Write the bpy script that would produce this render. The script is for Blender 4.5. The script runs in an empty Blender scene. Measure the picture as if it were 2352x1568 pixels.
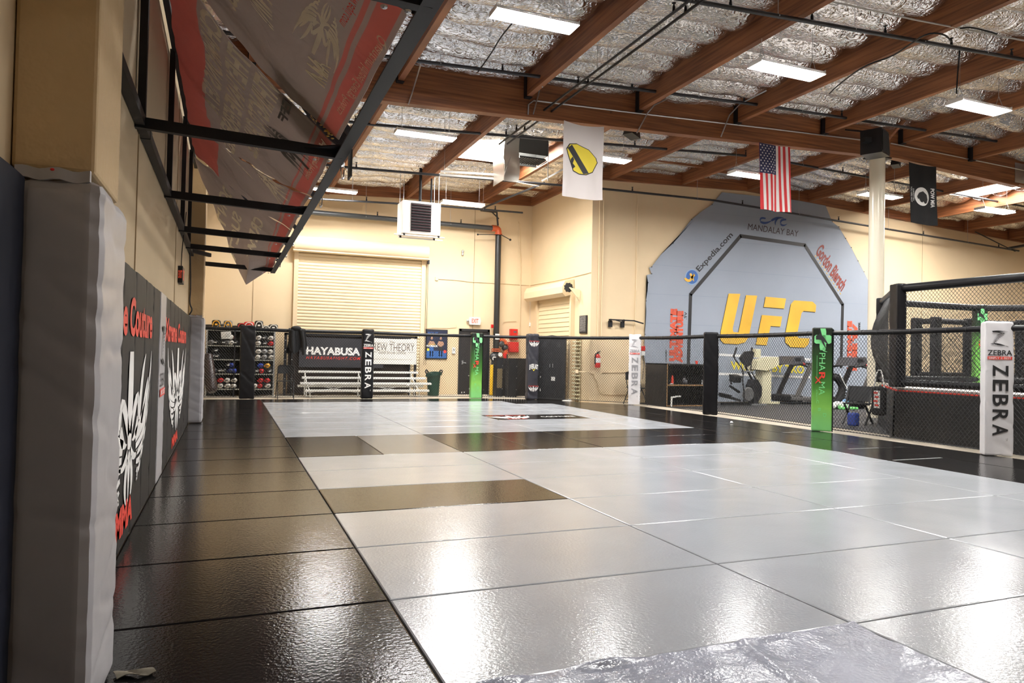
import bpy, bmesh, math, random
from math import sin, cos, pi, radians, sqrt, exp, atan2
from mathutils import Vector, Matrix, noise
random.seed(7)
S = bpy.context.scene
COL = S.collection
# ------------------------------------------------------------------ camera
F = 1622.247; YAW, PITCH, ROLL = .381766, .018473, .0207276
CAM = Vector((-.77917, -3.5179, 1.2387))
fw = Vector((sin(YAW)*cos(PITCH), cos(YAW)*cos(PITCH), sin(PITCH)))
_r = Vector((cos(YAW), -sin(YAW), 0)); _u = _r.cross(fw)
rt = _r*cos(ROLL)+_u*sin(ROLL); up = -_r*sin(ROLL)+_u*cos(ROLL)
cd = bpy.data.cameras.new('camera'); cam = bpy.data.objects.new('camera', cd); COL.objects.link(cam)
cd.sensor_width = 36; cd.lens = 36*F/2352; cd.clip_end = 200
cam.matrix_world = Matrix(((rt.x, up.x, -fw.x, CAM.x), (rt.y, up.y, -fw.y, CAM.y), (rt.z, up.z, -fw.z, CAM.z), (0, 0, 0, 1)))
S.camera = cam
# ------------------------------------------------------------------ light and exposure
w = bpy.data.worlds.new('world'); S.world = w; w.use_nodes = True
w.node_tree.nodes['Background'].inputs[0].default_value = (.8, .9, 1, 1)
w.node_tree.nodes['Background'].inputs[1].default_value = .5
S.view_settings.view_transform = 'Standard'; S.view_settings.look = 'None'
S.view_settings.gamma = 1; S.view_settings.use_curve_mapping = False
S.view_settings.exposure = 1.5
LAMP = 60.0
SKY = 13.0
# ------------------------------------------------------------------ measuring: a pixel of the photo to a point on an axis plane
def ray(x, y): return fw + rt*((x-1176)/F) - up*((y-784)/F)
def U(x, y, ax, val):
    d = ray(x, y); return CAM + d*((val-CAM[ax])/d[ax])
# ------------------------------------------------------------------ materials
MATS = {}
def mat(name, col, rough=.6, metal=0., bump=None, emit=None, var=None, spec=.5, coat=0., alpha=1., trans=0.):
    """col linear rgb; bump=(scale,strength[,detail]); var=(scale,amount) noise on the colour"""
    if name in MATS: return MATS[name]
    m = bpy.data.materials.new(name); m.use_nodes = True; nt = m.node_tree; b = nt.nodes['Principled BSDF']
    b.inputs['Base Color'].default_value = (*col, 1); b.inputs['Roughness'].default_value = rough
    b.inputs['Metallic'].default_value = metal; b.inputs['Specular IOR Level'].default_value = spec
    b.inputs['Coat Weight'].default_value = coat
    b.inputs['Transmission Weight'].default_value = trans
    if alpha < 1: b.inputs['Alpha'].default_value = alpha
    tc = nt.nodes.new('ShaderNodeTexCoord')
    if var:
        n = nt.nodes.new('ShaderNodeTexNoise'); n.inputs['Scale'].default_value = var[0]; n.inputs['Detail'].default_value = 6
        nt.links.new(tc.outputs['Object'], n.inputs['Vector'])
        r = nt.nodes.new('ShaderNodeMapRange'); r.inputs[1].default_value = .3; r.inputs[2].default_value = .7
        r.inputs[3].default_value = 1-var[1]; r.inputs[4].default_value = 1+var[1]
        nt.links.new(n.outputs['Fac'], r.inputs[0])
        mx = nt.nodes.new('ShaderNodeVectorMath'); mx.operation = 'SCALE'; mx.inputs[0].default_value = col
        nt.links.new(r.outputs[0], mx.inputs['Scale']); nt.links.new(mx.outputs[0], b.inputs['Base Color'])
    if bump:
        n = nt.nodes.new('ShaderNodeTexNoise'); n.inputs['Scale'].default_value = bump[0]
        n.inputs['Detail'].default_value = bump[2] if len(bump) > 2 else 3
        nt.links.new(tc.outputs['Object'], n.inputs['Vector'])
        bp = nt.nodes.new('ShaderNodeBump'); bp.inputs['Strength'].default_value = bump[1]; bp.inputs['Distance'].default_value = .02
        nt.links.new(n.outputs['Fac'], bp.inputs['Height']); nt.links.new(bp.outputs[0], b.inputs['Normal'])
    if emit:
        b.inputs['Emission Color'].default_value = (*emit[:3], 1); b.inputs['Emission Strength'].default_value = emit[3]
    MATS[name] = m
    return m
M = dict(
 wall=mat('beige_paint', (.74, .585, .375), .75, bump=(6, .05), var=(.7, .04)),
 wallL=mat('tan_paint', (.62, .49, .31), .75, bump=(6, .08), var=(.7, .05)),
 tan=mat('tan_pilaster', (.55, .40, .22), .8, bump=(14, .35)),
 conc=mat('concrete', (.50, .44, .35), .8, bump=(30, .1), var=(3, .15)),
 wood=None, foil=None,
 black=mat('black_paint', (.012, .012, .014), .45),
 blackm=mat('black_steel', (.010, .010, .012), .5, 0, spec=.35),
 vinylb=mat('black_vinyl', (.009, .009, .011), .36, bump=(5, .25), spec=.28),
 rubber=mat('black_rubber', (.018, .018, .019), .8, bump=(90, .2)),
 vinylg=mat('grey_vinyl', (.38, .37, .385), .42, bump=(4, .2)),
 vinylw=mat('white_vinyl', (.74, .73, .75), .4, bump=(5, .2)),
 white=mat('white_paint', (.82, .82, .80), .4),
 cream=mat('cream_plastic', (.72, .67, .46), .45),
 steel=mat('galvanised_steel', (.55, .56, .57), .35, .9),
 chrome=mat('chrome', (.8, .8, .8), .12, 1.),
 pipe=mat('dark_pipe', (.05, .05, .055), .4, .5),
 red=mat('red_enamel', (.62, .02, .015), .35),
 redp=mat('red_print', (.75, .05, .03), .55),
 org=mat('rust_orange', (.55, .10, .03), .5),
 yel=mat('yellow_enamel', (.85, .50, .02), .4),
 gold=mat('gold_print', (.80, .46, .045), .5, var=(.6, .22)),
 yelp=mat('yellow_print', (.88, .72, .05), .6),
 blackp=mat('black_print', (.02, .02, .022), .55),
 whitep=mat('white_print', (.85, .84, .82), .5),
 greyp=mat('grey_print', (.30, .30, .32), .5),
 brownp=mat('brown_red_print', (.24, .035, .02), .6), darkbrown=mat('dark_brown_print', (.05, .03, .03), .6),
 bluep=mat('blue_print', (.03, .12, .38), .5),
 blue=mat('blue_fabric', (.02, .05, .30), .6),
 green=mat('bright_green', (.20, .78, .20), .4),
 greenp=mat('light_green_print', (.22, .72, .28), .5),
 bin=mat('dark_green_plastic', (.012, .05, .035), .3, bump=(9, .5)),
 canvas=mat('blue_grey_canvas', (.315, .355, .42), .8, bump=(9, .12), var=(.5, .05)),
 mesh=mat('fence_wire', (.007, .007, .008), .4, spec=.35),
 brown=mat('brown_leather', (.035, .020, .018), .3, bump=(12, .2)),
 cloth=mat('black_cloth', (.012, .012, .013), .9, bump=(40, .3)),
 skin=mat('printed_skin', (.45, .25, .16), .6),
 screen=mat('smoked_plastic', (.10, .10, .11), .2),
 gymfloor=mat('gym_rubber_floor', (.045, .045, .048), .55, bump=(120, .2), var=(40, .15)),
 lamp=mat('fluorescent_tube', (1, 1, 1), .5, emit=(1., .98, .955, LAMP)),
 sky=mat('skylight_dome', (1, 1, 1), .5, emit=(1, .97, .92, SKY)),
 exit=mat('exit_sign_face', (.72, .66, .62), .5),
 exitr=mat('exit_letters', (.8, .10, .06), .5, emit=(1, .12, .05, .06)),
 bannerg=mat('banner_back_grey', (.125, .105, .095), .55, bump=(3, .3), var=(1.5, .1)),
 bannerr=mat('banner_back_red', (.22, .06, .05), .6, bump=(3, .3), var=(1.2, .15)),
 bannert=mat('banner_back_lettering', (.80, .68, .50), .6),
 bannerk=mat('banner_back_dark_print', (.06, .055, .05), .6),
)
def wood():
    m = bpy.data.materials.new('glulam_timber'); m.use_nodes = True; nt = m.node_tree; b = nt.nodes['Principled BSDF']
    b.inputs['Roughness'].default_value = .55
    tc = nt.nodes.new('ShaderNodeTexCoord'); mp = nt.nodes.new('ShaderNodeMapping'); nt.links.new(tc.outputs['Object'], mp.inputs[0])
    mp.inputs['Scale'].default_value = (.5, .5, 14)
    n = nt.nodes.new('ShaderNodeTexNoise'); n.inputs['Scale'].default_value = 1.6; n.inputs['Detail'].default_value = 8
    nt.links.new(mp.outputs[0], n.inputs['Vector'])
    cr = nt.nodes.new('ShaderNodeValToRGB'); cr.color_ramp.elements[0].position = .3; cr.color_ramp.elements[1].position = .72
    cr.color_ramp.elements[0].color = (.13, .040, .014, 1); cr.color_ramp.elements[1].color = (.36, .135, .048, 1)
    nt.links.new(n.outputs['Fac'], cr.inputs[0])
    v = nt.nodes.new('ShaderNodeTexVoronoi'); v.inputs['Scale'].default_value = 1.3; nt.links.new(tc.outputs['Object'], v.inputs['Vector'])
    kr = nt.nodes.new('ShaderNodeMapRange'); kr.inputs[1].default_value = .0; kr.inputs[2].default_value = .05; kr.inputs[3].default_value = .35; kr.inputs[4].default_value = 1
    nt.links.new(v.outputs['Distance'], kr.inputs[0])
    mx = nt.nodes.new('ShaderNodeVectorMath'); mx.operation = 'SCALE'; nt.links.new(cr.outputs[0], mx.inputs[0]); nt.links.new(kr.outputs[0], mx.inputs['Scale'])
    nt.links.new(mx.outputs[0], b.inputs['Base Color'])
    return m
def foil():
    m = bpy.data.materials.new('foil_insulation'); m.use_nodes = True; nt = m.node_tree; b = nt.nodes['Principled BSDF']
    b.inputs['Base Color'].default_value = (.74, .72, .71, 1); b.inputs['Metallic'].default_value = 1.; b.inputs['Roughness'].default_value = .25
    tc = nt.nodes.new('ShaderNodeTexCoord'); prev = None
    for sc, rot, ns, di, st, dist in (((1.6, .7, 1), .6, 2.6, 1.6, .35, .12), ((1.2, 3.0, 1), -.7, 5., 2.4, .7, .07), ((1, 1, 1), .2, 22, 1., .35, .02)):
        mp = nt.nodes.new('ShaderNodeMapping'); nt.links.new(tc.outputs['Object'], mp.inputs[0]); mp.inputs['Scale'].default_value = sc; mp.inputs['Rotation'].default_value = (0, 0, rot)
        n = nt.nodes.new('ShaderNodeTexNoise'); n.inputs['Scale'].default_value = ns; n.inputs['Detail'].default_value = 4; n.inputs['Distortion'].default_value = di
        n.noise_type = 'RIDGED_MULTIFRACTAL' if ns < 20 else 'FBM'
        nt.links.new(mp.outputs[0], n.inputs['Vector'])
        bp = nt.nodes.new('ShaderNodeBump'); bp.inputs['Strength'].default_value = st; bp.inputs['Distance'].default_value = dist*.6
        nt.links.new(n.outputs['Fac'], bp.inputs['Height'])
        if prev: nt.links.new(prev.outputs[0], bp.inputs['Normal'])
        prev = bp
    nt.links.new(prev.outputs[0], b.inputs['Normal'])
    return m
def sheer(name, col, tr=.55, bump=2.2):
    """thin banner cloth: light also comes through it"""
    m = bpy.data.materials.new(name); m.use_nodes = True; nt = m.node_tree; out = nt.nodes['Material Output']; nt.nodes.remove(nt.nodes['Principled BSDF'])
    d = nt.nodes.new('ShaderNodeBsdfDiffuse'); t = nt.nodes.new('ShaderNodeBsdfTranslucent'); g = nt.nodes.new('ShaderNodeBsdfGlossy'); g.inputs['Roughness'].default_value = .45
    tc = nt.nodes.new('ShaderNodeTexCoord'); n = nt.nodes.new('ShaderNodeTexNoise'); n.inputs['Scale'].default_value = bump; n.inputs['Detail'].default_value = 3; n.inputs['Distortion'].default_value = 1.
    nt.links.new(tc.outputs['Object'], n.inputs['Vector']); bp = nt.nodes.new('ShaderNodeBump'); bp.inputs['Strength'].default_value = .5; bp.inputs['Distance'].default_value = .08; nt.links.new(n.outputs['Fac'], bp.inputs['Height'])
    for q in (d, t, g): q.inputs['Color'].default_value = (*col, 1); nt.links.new(bp.outputs[0], q.inputs['Normal'])
    a = nt.nodes.new('ShaderNodeMixShader'); a.inputs[0].default_value = tr; nt.links.new(d.outputs[0], a.inputs[1]); nt.links.new(t.outputs[0], a.inputs[2])
    c = nt.nodes.new('ShaderNodeMixShader'); c.inputs[0].default_value = .12; nt.links.new(a.outputs[0], c.inputs[1]); nt.links.new(g.outputs[0], c.inputs[2]); nt.links.new(c.outputs[0], out.inputs['Surface'])
    MATS[name] = m; return m
def matmat(name, c, var=.06, rough=.2, bump=.22, spec=.5):
    """smooth vinyl mat with a fine pebbled skin and faint scuffs"""
    m = bpy.data.materials.new(name); m.use_nodes = True; nt = m.node_tree; b = nt.nodes['Principled BSDF']
    tc = nt.nodes.new('ShaderNodeTexCoord'); ge = nt.nodes.new('ShaderNodeNewGeometry')
    n = nt.nodes.new('ShaderNodeTexNoise'); n.inputs['Scale'].default_value = 1.6; n.inputs['Detail'].default_value = 8; n.inputs['Distortion'].default_value = .8
    nt.links.new(ge.outputs['Position'], n.inputs['Vector'])
    r = nt.nodes.new('ShaderNodeMapRange'); r.inputs[1].default_value = .3; r.inputs[2].default_value = .7; r.inputs[3].default_value = 1-var; r.inputs[4].default_value = 1+var
    nt.links.new(n.outputs['Fac'], r.inputs[0])
    mx = nt.nodes.new('ShaderNodeVectorMath'); mx.operation = 'SCALE'; mx.inputs[0].default_value = c
    nt.links.new(r.outputs[0], mx.inputs['Scale']); nt.links.new(mx.outputs[0], b.inputs['Base Color'])
    r2 = nt.nodes.new('ShaderNodeMapRange'); r2.inputs[1].default_value = .3; r2.inputs[2].default_value = .7; r2.inputs[3].default_value = rough*.9; r2.inputs[4].default_value = rough*1.12
    nt.links.new(n.outputs['Fac'], r2.inputs[0]); nt.links.new(r2.outputs[0], b.inputs['Roughness'])
    b.inputs['Specular IOR Level'].default_value = spec
    n2 = nt.nodes.new('ShaderNodeTexNoise'); n2.inputs['Scale'].default_value = 55; n2.inputs['Detail'].default_value = 2
    nt.links.new(ge.outputs['Position'], n2.inputs['Vector'])
    bp = nt.nodes.new('ShaderNodeBump'); bp.inputs['Strength'].default_value = bump; bp.inputs['Distance'].default_value = .0042
    nt.links.new(n2.outputs['Fac'], bp.inputs['Height']); nt.links.new(bp.outputs[0], b.inputs['Normal'])
    return m
M['wood'] = wood(); M['foil'] = foil()
M['matg'] = matmat('grey_mat', (.40, .42, .45), .04, .16, .3, .42)
M['matb'] = matmat('black_mat', (.010, .009, .009), .2, .13, .3, .17)
M['matt'] = matmat('taupe_mat', (.15, .145, .14), .12)
M['mats'] = matmat('silver_taped_mat', (.33, .35, .43), .22, .20, .6, .5)
def grad(name, stops, ax=2, lo=0., hi=1.8, rough=.35):
    """printed vertical colour blend"""
    m = bpy.data.materials.new(name); m.use_nodes = True; nt = m.node_tree; b = nt.nodes['Principled BSDF']
    b.inputs['Roughness'].default_value = rough
    tc = nt.nodes.new('ShaderNodeTexCoord'); sp = nt.nodes.new('ShaderNodeSeparateXYZ'); nt.links.new(tc.outputs['Object'], sp.inputs[0])
    n = nt.nodes.new('ShaderNodeTexNoise'); n.inputs['Scale'].default_value = 1.1; nt.links.new(tc.outputs['Object'], n.inputs['Vector'])
    a = nt.nodes.new('ShaderNodeMath'); a.operation = 'MULTIPLY_ADD'; a.inputs[1].default_value = .9; nt.links.new(n.outputs['Fac'], a.inputs[0]); nt.links.new(sp.outputs[ax], a.inputs[2])
    r = nt.nodes.new('ShaderNodeMapRange'); r.inputs[1].default_value = lo+.45; r.inputs[2].default_value = hi+.45; nt.links.new(a.outputs[0], r.inputs[0])
    cr = nt.nodes.new('ShaderNodeValToRGB'); e = cr.color_ramp.elements
    while len(e) < len(stops): e.new(.5)
    for i, (p, c) in enumerate(stops): e[i].position = p; e[i].color = (*c, 1)
    nt.links.new(r.outputs[0], cr.inputs[0]); nt.links.new(cr.outputs[0], b.inputs['Base Color'])
    return m
M['bannerg'] = sheer('banner_back_sheer_grey', (.46, .40, .37)); M['bannerr'] = sheer('banner_back_sheer_red', (.58, .26, .23)); M['bannert'] = sheer('banner_back_sheer_lettering', (1., .95, .80), .5)
M['greeng'] = grad('green_printed_cover', [(0, (.22, .62, .22)), (.22, (.24, .58, .10)), (.42, (.06, .22, .03)), (.62, (.02, .07, .015)), (.82, (.008, .014, .008))])
# ------------------------------------------------------------------ mesh building
class MB:
    def __init__(s): s.v = []; s.f = []; s.m = []; s.mi = 0
    def add(s, vs, fs):
        o = len(s.v); s.v += [tuple(v) for v in vs]; s.f += [tuple(i+o for i in f) for f in fs]; s.m += [s.mi]*len(fs); return s
    def box(s, c, d, rz=0, rx=0, ry=0, taper=1.):
        R = Matrix.Rotation(rz, 3, 'Z') @ Matrix.Rotation(ry, 3, 'Y') @ Matrix.Rotation(rx, 3, 'X'); c = Vector(c); vs = []
        for z in (-.5, .5):
            t = taper if z > 0 else 1
            for x, y in ((-.5, -.5), (.5, -.5), (.5, .5), (-.5, .5)): vs.append(c + R @ Vector((x*d[0]*t, y*d[1]*t, z*d[2])))
        return s.add(vs, [(3, 2, 1, 0), (4, 5, 6, 7), (0, 1, 5, 4), (1, 2, 6, 5), (2, 3, 7, 6), (3, 0, 4, 7)])
    def rbox(s, c, d, r=.01, rz=0, rx=0, ry=0, seg=2):
        bm = bmesh.new(); bmesh.ops.create_cube(bm, size=1)
        for v in bm.verts: v.co = Vector((v.co.x*d[0], v.co.y*d[1], v.co.z*d[2]))
        bmesh.ops.bevel(bm, geom=bm.edges[:], offset=min(r, min(d)*.49), segments=seg, profile=.5, affect='EDGES')
        R = Matrix.Rotation(rz, 3, 'Z') @ Matrix.Rotation(ry, 3, 'Y') @ Matrix.Rotation(rx, 3, 'X'); c = Vector(c)
        bm.verts.index_update(); vs = [c + R @ v.co for v in bm.verts]; fs = [[v.index for v in f.verts] for f in bm.faces]; bm.free()
        return s.add(vs, fs)
    def bar(s, p, q, w, h=None, upv=(0, 0, 1)):
        p = Vector(p); q = Vector(q); h = h or w; d = (q-p).normalized(); a = Vector(upv)
        if abs(d.dot(a)) > .98: a = Vector((0, 1, 0))
        x = d.cross(a).normalized(); y = x.cross(d); vs = []
        for e in (p, q):
            for i, j in ((-.5, -.5), (.5, -.5), (.5, .5), (-.5, .5)): vs.append(e + x*(i*w) + y*(j*h))
        return s.add(vs, [(0, 1, 2, 3), (7, 6, 5, 4), (0, 4, 5, 1), (1, 5, 6, 2), (2, 6, 7, 3), (3, 7, 4, 0)])
    def tube(s, pts, r, n=8, caps=True, closed=False, smooth_path=0):
        pts = [Vector(p) for p in pts]
        for _ in range(smooth_path):
            np_ = [pts[0]]
            for a, b in zip(pts, pts[1:]): np_ += [a*.75+b*.25, a*.25+b*.75]
            pts = np_+[pts[-1]]
        k = len(pts); rr = r if isinstance(r, (list, tuple)) else [r]*k
        if len(rr) != k: rr = [rr[0]+(rr[-1]-rr[0])*i/(k-1) for i in range(k)]
        vs = []; prev = None
        for i, p in enumerate(pts):
            if closed: d = pts[(i+1) % k]-pts[i-1]
            else: d = pts[min(i+1, k-1)]-pts[max(i-1, 0)]
            d.normalize()
            if prev is None:
                a = Vector((0, 0, 1)) if abs(d.z) < .9 else Vector((1, 0, 0)); x = d.cross(a).normalized()
            else: x = (prev-d*prev.dot(d)).normalized()
            prev = x; y = d.cross(x)
            for j in range(n): t = 2*pi*j/n; vs.append(p+x*(cos(t)*rr[i])+y*(sin(t)*rr[i]))
        fs = []
        for i in range(k if closed else k-1):
            for j in range(n): a = i*n+j; b = i*n+(j+1) % n; c = ((i+1) % k)*n; fs.append((a, b, c+(j+1) % n, c+j))
        if caps and not closed: fs += [tuple(range(n))[::-1], tuple((k-1)*n+j for j in range(n))]
        return s.add(vs, fs)
    def lathe(s, prof, c=(0, 0, 0), n=16, ax='Z', sx=1, sy=1, R=None):
        c = Vector(c); vs = []; k = len(prof)
        for r, z in prof:
            for j in range(n):
                t = 2*pi*j/n; v = Vector((r*cos(t)*sx, r*sin(t)*sy, z))
                if ax == 'X': v = Vector((v.z, v.x, v.y))
                if ax == 'Y': v = Vector((v.x, v.z, v.y))
                if R: v = R @ v
                vs.append(c+v)
        fs = [(i*n+j, i*n+(j+1) % n, (i+1)*n+(j+1) % n, (i+1)*n+j) for i in range(k-1) for j in range(n)]
        if prof[0][0] > 1e-4: fs.append(tuple(range(n))[::-1])
        if prof[-1][0] > 1e-4: fs.append(tuple((k-1)*n+j for j in range(n)))
        return s.add(vs, fs)
    def ball(s, c, d, R=None, n=12, k=7):
        prof = [(max(1e-5, sin(pi*i/k))*.5, -cos(pi*i/k)*.5) for i in range(k+1)]
        c = Vector(c); vs = []
        for r, z in prof:
            for j in range(n):
                t = 2*pi*j/n; v = Vector((r*cos(t)*d[0], r*sin(t)*d[1], z*d[2]))
                vs.append(c+(R @ v if R else v))
        return s.add(vs, [(i*n+j, i*n+(j+1) % n, (i+1)*n+(j+1) % n, (i+1)*n+j) for i in range(k) for j in range(n)])
    def grid(s, fn, nu, nv, mfn=None):
        vs = [fn(i/nu, j/nv) for j in range(nv+1) for i in range(nu+1)]; o = len(s.v); s.v += [tuple(v) for v in vs]
        for j in range(nv):
            for i in range(nu):
                a = o+j*(nu+1)+i; s.f.append((a, a+1, a+nu+2, a+nu+1)); s.m.append(mfn((i+.5)/nu, (j+.5)/nv) if mfn else s.mi)
        return s
    def sheet(s, fn, nu, nv, th=.004, mfn=None):
        """a cloth of thickness th: fn(u,v)->point, both sides and rim"""
        P = [[Vector(fn(i/nu, j/nv)) for i in range(nu+1)] for j in range(nv+1)]; o = len(s.v); N = (nu+1)*(nv+1)
        nr = []
        for j in range(nv+1):
            for i in range(nu+1):
                a = P[j][min(i+1, nu)]-P[j][max(i-1, 0)]; b = P[min(j+1, nv)][i]-P[max(j-1, 0)][i]; nr.append(a.cross(b).normalized())
        s.v += [tuple(P[k//(nu+1)][k % (nu+1)]+nr[k]*th*.5) for k in range(N)]+[tuple(P[k//(nu+1)][k % (nu+1)]-nr[k]*th*.5) for k in range(N)]
        for j in range(nv):
            for i in range(nu):
                a = o+j*(nu+1)+i; mi = mfn((i+.5)/nu, (j+.5)/nv) if mfn else s.mi
                s.f += [(a, a+1, a+nu+2, a+nu+1), (a+N, a+N+nu+1, a+N+nu+2, a+N+1)]; s.m += [mi, mi]
        rim = [i for i in range(nu)]+[j*(nu+1)+nu for j in range(nv)]+[nv*(nu+1)+i for i in range(nu, 0, -1)]+[j*(nu+1) for j in range(nv, 0, -1)]
        for a, b in zip(rim, rim[1:]+rim[:1]): s.f.append((o+a, o+a+N, o+b+N, o+b)); s.m.append(s.mi)
        return s
    def prism(s, poly, fr, th):
        """poly 2-D; fr(u,v,d)->3-D point; extruded 0..th"""
        n = len(poly); vs = [fr(u, v, th) for u, v in poly]+[fr(u, v, 0) for u, v in poly]
        return s.add(vs, [tuple(range(n)), tuple(range(2*n-1, n-1, -1))]+[(i, i+n, (i+1) % n+n, (i+1) % n) for i in range(n)])
    def build(s, name, mats, parent=None, smooth=False, recentre=True, loc=None):
        me = bpy.data.meshes.new(name); off = Vector((0, 0, 0))
        if parent is None and recentre and s.v:
            xs = [v[0] for v in s.v]; ys = [v[1] for v in s.v]; zs = [v[2] for v in s.v]
            off = Vector(((min(xs)+max(xs))/2, (min(ys)+max(ys))/2, min(zs)))
        me.from_pydata([tuple(Vector(v)-off) for v in s.v], [], s.f)
        mats = mats if isinstance(mats, (list, tuple)) else [mats]
        for m in mats: me.materials.append(m)
        if len(mats) > 1: me.polygons.foreach_set('material_index', [min(i, len(mats)-1) for i in s.m])
        if smooth:
            me.polygons.foreach_set('use_smooth', [True]*len(me.polygons))
            try: me.set_sharp_from_angle(angle=radians(38))
            except Exception: pass
        me.validate(); me.update()
        o = bpy.data.objects.new(name, me); COL.objects.link(o); o.location = off if loc is None else loc
        if parent: o.parent = parent
        return o
def soft(mb, c, d, amp=.008, cell=.03, seed=0, rz=0, folds=9., bow=.0):
    """a padded cover: a rounded box finely divided, with soft creases"""
    bm = bmesh.new(); bmesh.ops.create_cube(bm, size=1)
    for v in bm.verts: v.co = Vector((v.co.x*d[0], v.co.y*d[1], v.co.z*d[2]))
    bmesh.ops.bevel(bm, geom=bm.edges[:], offset=min(d)*.16, segments=2, profile=.5, affect='EDGES')
    for ax in range(3):
        n = int(d[ax]/cell)
        for k in range(1, n):
            x = -d[ax]/2+d[ax]*k/n; no = [0, 0, 0]; no[ax] = 1; co = [0, 0, 0]; co[ax] = x
            bmesh.ops.bisect_plane(bm, geom=bm.verts[:]+bm.edges[:]+bm.faces[:], plane_co=co, plane_no=no)
    bm.normal_update(); R = Matrix.Rotation(rz, 3, 'Z'); c = Vector(c); bm.verts.index_update(); vs = []
    for v in bm.verts:
        q = v.co; k = noise.noise((q.x*3+q.y*3+seed, q.z*folds+q.x*2.2, seed*1.7)); k2 = noise.noise((q.x*9, q.y*9+seed, q.z*folds*2.2)); k3 = abs(noise.noise((q.x*2.+seed*3, q.y*2., q.z*folds*.55+q.x*3)))
        p = q + v.normal*(amp*(k*.35+k2*.4-1.3*(1-min(1, k3*5))))
        vs.append(c+R @ p)
    fs = [[v.index for v in f.verts] for f in bm.faces]; bm.free()
    return mb.add(vs, fs)
def tag(o, label=None, cat=None, group=None, kind=None):
    if label: o['label'] = label
    if cat: o['category'] = cat
    if group: o['group'] = group
    if kind: o['kind'] = kind
    return o
def thing(name, label, cat, loc=(0, 0, 0), rz=0, group=None):
    o = bpy.data.objects.new(name, None); COL.objects.link(o); o.location = loc; o.rotation_euler = (0, 0, rz); o.empty_display_size = .1
    return tag(o, label, cat, group)
def struct(name, mb, m, smooth=False): return tag(mb.build(name, m, smooth=smooth), kind='structure')
def copy_tree(o, parent=None):
    c = o.copy(); COL.objects.link(c); c.parent = parent
    for ch in [x for x in bpy.data.objects if x.parent == o]: copy_tree(ch, c)
    return c
_tc = {}
def glyphs(s, bold=0., shear=0., space=1.):
    k = (s, bold, shear, space)
    if k in _tc: return _tc[k]
    cu = bpy.data.curves.new('t', 'FONT'); cu.body = s; cu.offset = bold; cu.shear = shear; cu.space_character = space; cu.resolution_u = 3
    ob = bpy.data.objects.new('t', cu); COL.objects.link(ob); dg = bpy.context.evaluated_depsgraph_get(); dg.update()
    me = bpy.data.meshes.new_from_object(ob.evaluated_get(dg)); vs = [(v.co.x, v.co.y) for v in me.vertices]; fs = [tuple(p.vertices) for p in me.polygons]
    bpy.data.objects.remove(ob); bpy.data.curves.remove(cu); bpy.data.meshes.remove(me)
    x0 = min(v[0] for v in vs); x1 = max(v[0] for v in vs); y0 = min(v[1] for v in vs); y1 = max(v[1] for v in vs)
    r = ([((x-x0)/(x1-x0), (y-y0)/(y1-y0)) for x, y in vs], fs, (x1-x0)/(y1-y0)); _tc[k] = r
    return r
def text(mb, s, fn, bold=0., shear=0., space=1., cuts=0):
    """glyphs spread over the unit square, placed by fn(u,v)->3-D"""
    vs, fs, a = glyphs(s, bold, shear, space)
    return mb.add([fn(u, v) for u, v in vs], fs)
def quadfn(a, b, c, n=(0, 0, 0)):
    """a = lower-left, b = lower-right, c = upper-left"""
    a = Vector(a); b = Vector(b)-a; c = Vector(c)-a; n = Vector(n)
    return lambda u, v, d=0: a+b*u+c*v+n
def blade(p0, p1, p2, w, n=7, w0=.1):
    """a tapering curved feather in 2-D"""
    L = []; Rr = []
    for i in range(n+1):
        t = i/n; x = (1-t)**2*p0[0]+2*t*(1-t)*p1[0]+t*t*p2[0]; y = (1-t)**2*p0[1]+2*t*(1-t)*p1[1]+t*t*p2[1]
        dx = 2*(1-t)*(p1[0]-p0[0])+2*t*(p2[0]-p1[0]); dy = 2*(1-t)*(p1[1]-p0[1])+2*t*(p2[1]-p1[1]); l = max(1e-6, sqrt(dx*dx+dy*dy))
        ww = w*(w0+(1-w0)*sin(pi*min(1, t*.75+.25)))*.5
        L.append((x-dy/l*ww, y+dx/l*ww)); Rr.append((x+dy/l*ww, y-dx/l*ww))
    return L+Rr[::-1]
def strip(mb, poly, fn):
    n = len(poly)//2; o = [fn(u, v) for u, v in poly]
    return mb.add(o, [(i, 2*n-1-i, 2*n-2-i, i+1) for i in range(n-1)])
def wing_logo(mb, fn):
    """winged fleur-de-lis inside the unit square (u 0..1, v 0..1)"""
    c = []
    c.append(blade((.5, .98), (.5, .6), (.5, .02), .10, 8))
    for s in (-1, 1):
        q = lambda x, y: (.5+s*x, y)
        c += [blade(q(.02, .45), q(.20, .86), q(.17, .52), .07), blade(q(.17, .53), q(.13, .38), q(.05, .40), .06),
              blade(q(.02, .36), q(.10, .22), q(.20, .30), .05), blade(q(.03, .30), q(.10, .12), q(.03, .0), .045)]
        for k, (y0, x1, y1, cx, cy) in enumerate([(.42, .50, .98, .48, .55), (.38, .47, .80, .46, .45), (.33, .44, .64, .43, .36), (.28, .39, .50, .38, .26), (.22, .33, .37, .32, .17), (.16, .27, .26, .25, .10), (.11, .20, .17, .18, .05)]):
            c.append(blade(q(.12+.01*k, y0), q(cx, cy), q(x1, y1), .062-.004*k))
        c.append(blade(q(.20, .50), q(.25, .85), q(.34, .96), .06)); c.append(blade(q(.26, .46), q(.38, .72), q(.42, .78), .05))
    for p in c: strip(mb, p, fn)
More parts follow.
